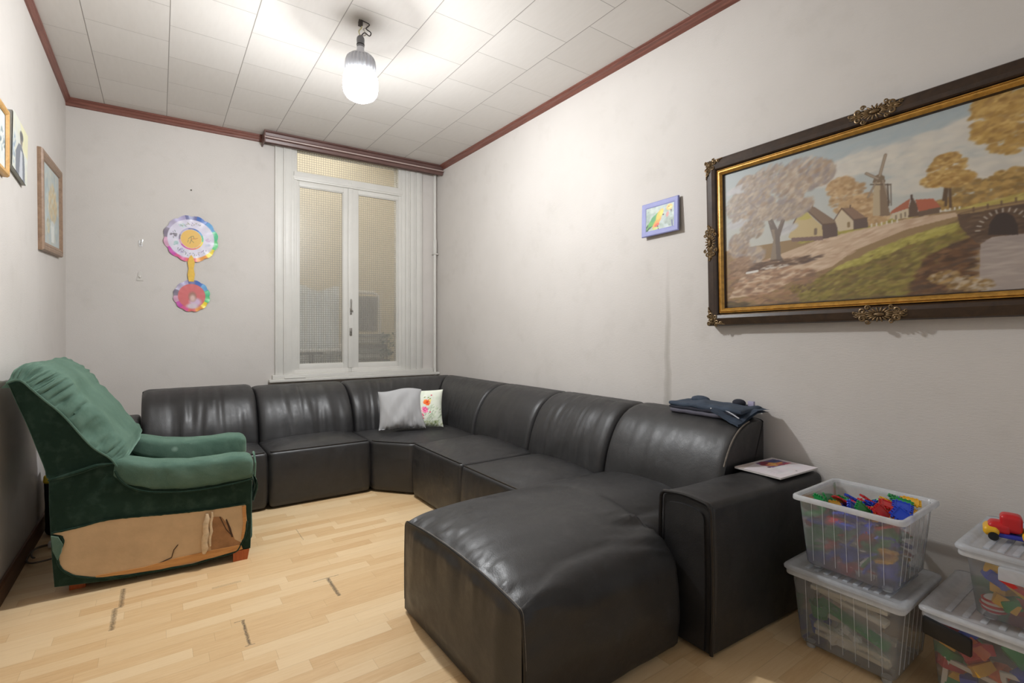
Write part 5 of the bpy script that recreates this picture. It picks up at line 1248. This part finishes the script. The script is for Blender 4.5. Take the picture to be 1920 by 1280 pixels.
# ================================================================== HANGING LAMP
BX,BY=.935,2.81
LB=thing('hanging_bulb','large white ribbed LED bulb glowing on bare wires below the ceiling','lamp',loc=(BX,BY,2.52))
M_alu=pm('heat_sink_white',(206,208,214),.4,var=.04); M_sock=pm('socket_grey',(120,120,124),.45); M_em=NT('lit_diffuser'); e=M_em.n('Emission',{'Color':(.96,.98,1,1),'Strength':62}); M_em.surf(e.outputs[0])
build('diffuser',Geo().lathe([(.001,2.512),(.030,2.513),(.055,2.518),(.078,2.532),(.091,2.552),(.096,2.58),(.096,2.625),(.093,2.645),(.088,2.652),(.001,2.653)],(BX,BY,0),48),M_em.m,LB,label='glowing white diffuser')
def fin(k,n,z): return 1-.13*(k%4>1)
build('heat_sink',Geo().lathe([(.070,2.650),(.086,2.653),(.086,2.70),(.083,2.735),(.076,2.752),(.060,2.762)],(BX,BY,0),96,fin),M_alu,LB,smooth=False)
build('cap',Geo().lathe([(.070,2.752),(.062,2.764),(.040,2.776),(.024,2.786),(.020,2.800),(.020,2.815)],(BX,BY,0),32),M_alu,LB)
sk=build('socket',Geo().lathe([(.019,2.812),(.021,2.815),(.021,2.832),(.019,2.834),(.021,2.837),(.022,2.855),(.020,2.868),(.012,2.878),(.006,2.880)],(BX,BY,0),24),M_sock,LB)
build('ring',Geo().lathe([(.020,2.824),(.0225,2.826),(.0225,2.830),(.020,2.832)],(BX,BY,0),24),M_blk,sk)
wires=[[(0,0,2.878),(-.008,.002,2.905),(.006,0,2.93),(-.004,0,2.972)],[(.002,0,2.878),(.02,.0,2.90),(.045,0,2.885),(.052,.0,2.905),(.028,0,2.925),(.045,0,2.95),(.015,0,2.965),(0,0,2.972)],[(0,.004,2.88),(.03,.01,2.895),(.018,.01,2.925),(.04,.01,2.94),(.006,.0,2.972)]]
for wv,c in zip(wires,((206,200,150),(54,50,48),(210,204,196))):
    build('wire',Geo().tube([(BX+a,BY-a*.4+b,z) for a,b,z in catmull(wv,36)],.0032,6),pm('wire_%d'%c[0],c,.5),LB)
build('terminal_block',Geo().box(BX-.012,BX+.010,BY-.012,BY+.010,2.935,2.962,.003),pm('terminal_dark',(64,56,52),.5),LB)
build('hook',Geo().tube([(BX-.006,BY,2.971),(BX-.010,BY,2.950),(BX-.002,BY,2.938)],.004,6),MC['terminal_dark'],LB)

# extra point lamp just below the diffuser; the bulb keeps it off the ceiling
ld=bpy.data.lights.new('bulb_light','POINT'); ld.energy=108; ld.color=(.96,.98,1); ld.shadow_soft_size=.05
lo_=bpy.data.objects.new('bulb_light',ld); C.objects.link(lo_); lo_.location=(BX,BY,2.492)
ld=bpy.data.lights.new('veranda_fill_light','AREA'); ld.energy=36; ld.size=1.2; lo_=bpy.data.objects.new('veranda_fill_light',ld); C.objects.link(lo_); lo_.location=bw(2.1,-.95,3.85)  # unseen area lamp added to brighten the veranda behind the panes
# ================================================================== LIGHT, ADDED WORLD FILL THROUGH THE END LEFT OPEN BEHIND THE VIEW, CAMERA
S=bpy.context.scene
w=bpy.data.worlds.new('World'); S.world=w; w.use_nodes=True; bg=w.node_tree.nodes['Background']; bg.inputs[0].default_value=(.94,.97,1,1); bg.inputs[1].default_value=.42
cd=bpy.data.cameras.new('camera'); co=bpy.data.objects.new('camera',cd); C.objects.link(co); S.camera=co
cd.sensor_width=36; cd.lens=933/1920*36; cd.shift_y=-18/1920; cd.clip_start=.02
co.location=(0,0,1.195); co.rotation_euler=(PI/2,0,-R(35.33))
S.view_settings.view_transform='Standard'; S.view_settings.look='None'; S.view_settings.gamma=1; S.view_settings.use_curve_mapping=False; S.view_settings.exposure=0.17
S.cycles.max_bounces=10; S.cycles.sample_clamp_indirect=4; S.cycles.transparent_max_bounces=16; S.cycles.diffuse_bounces=5
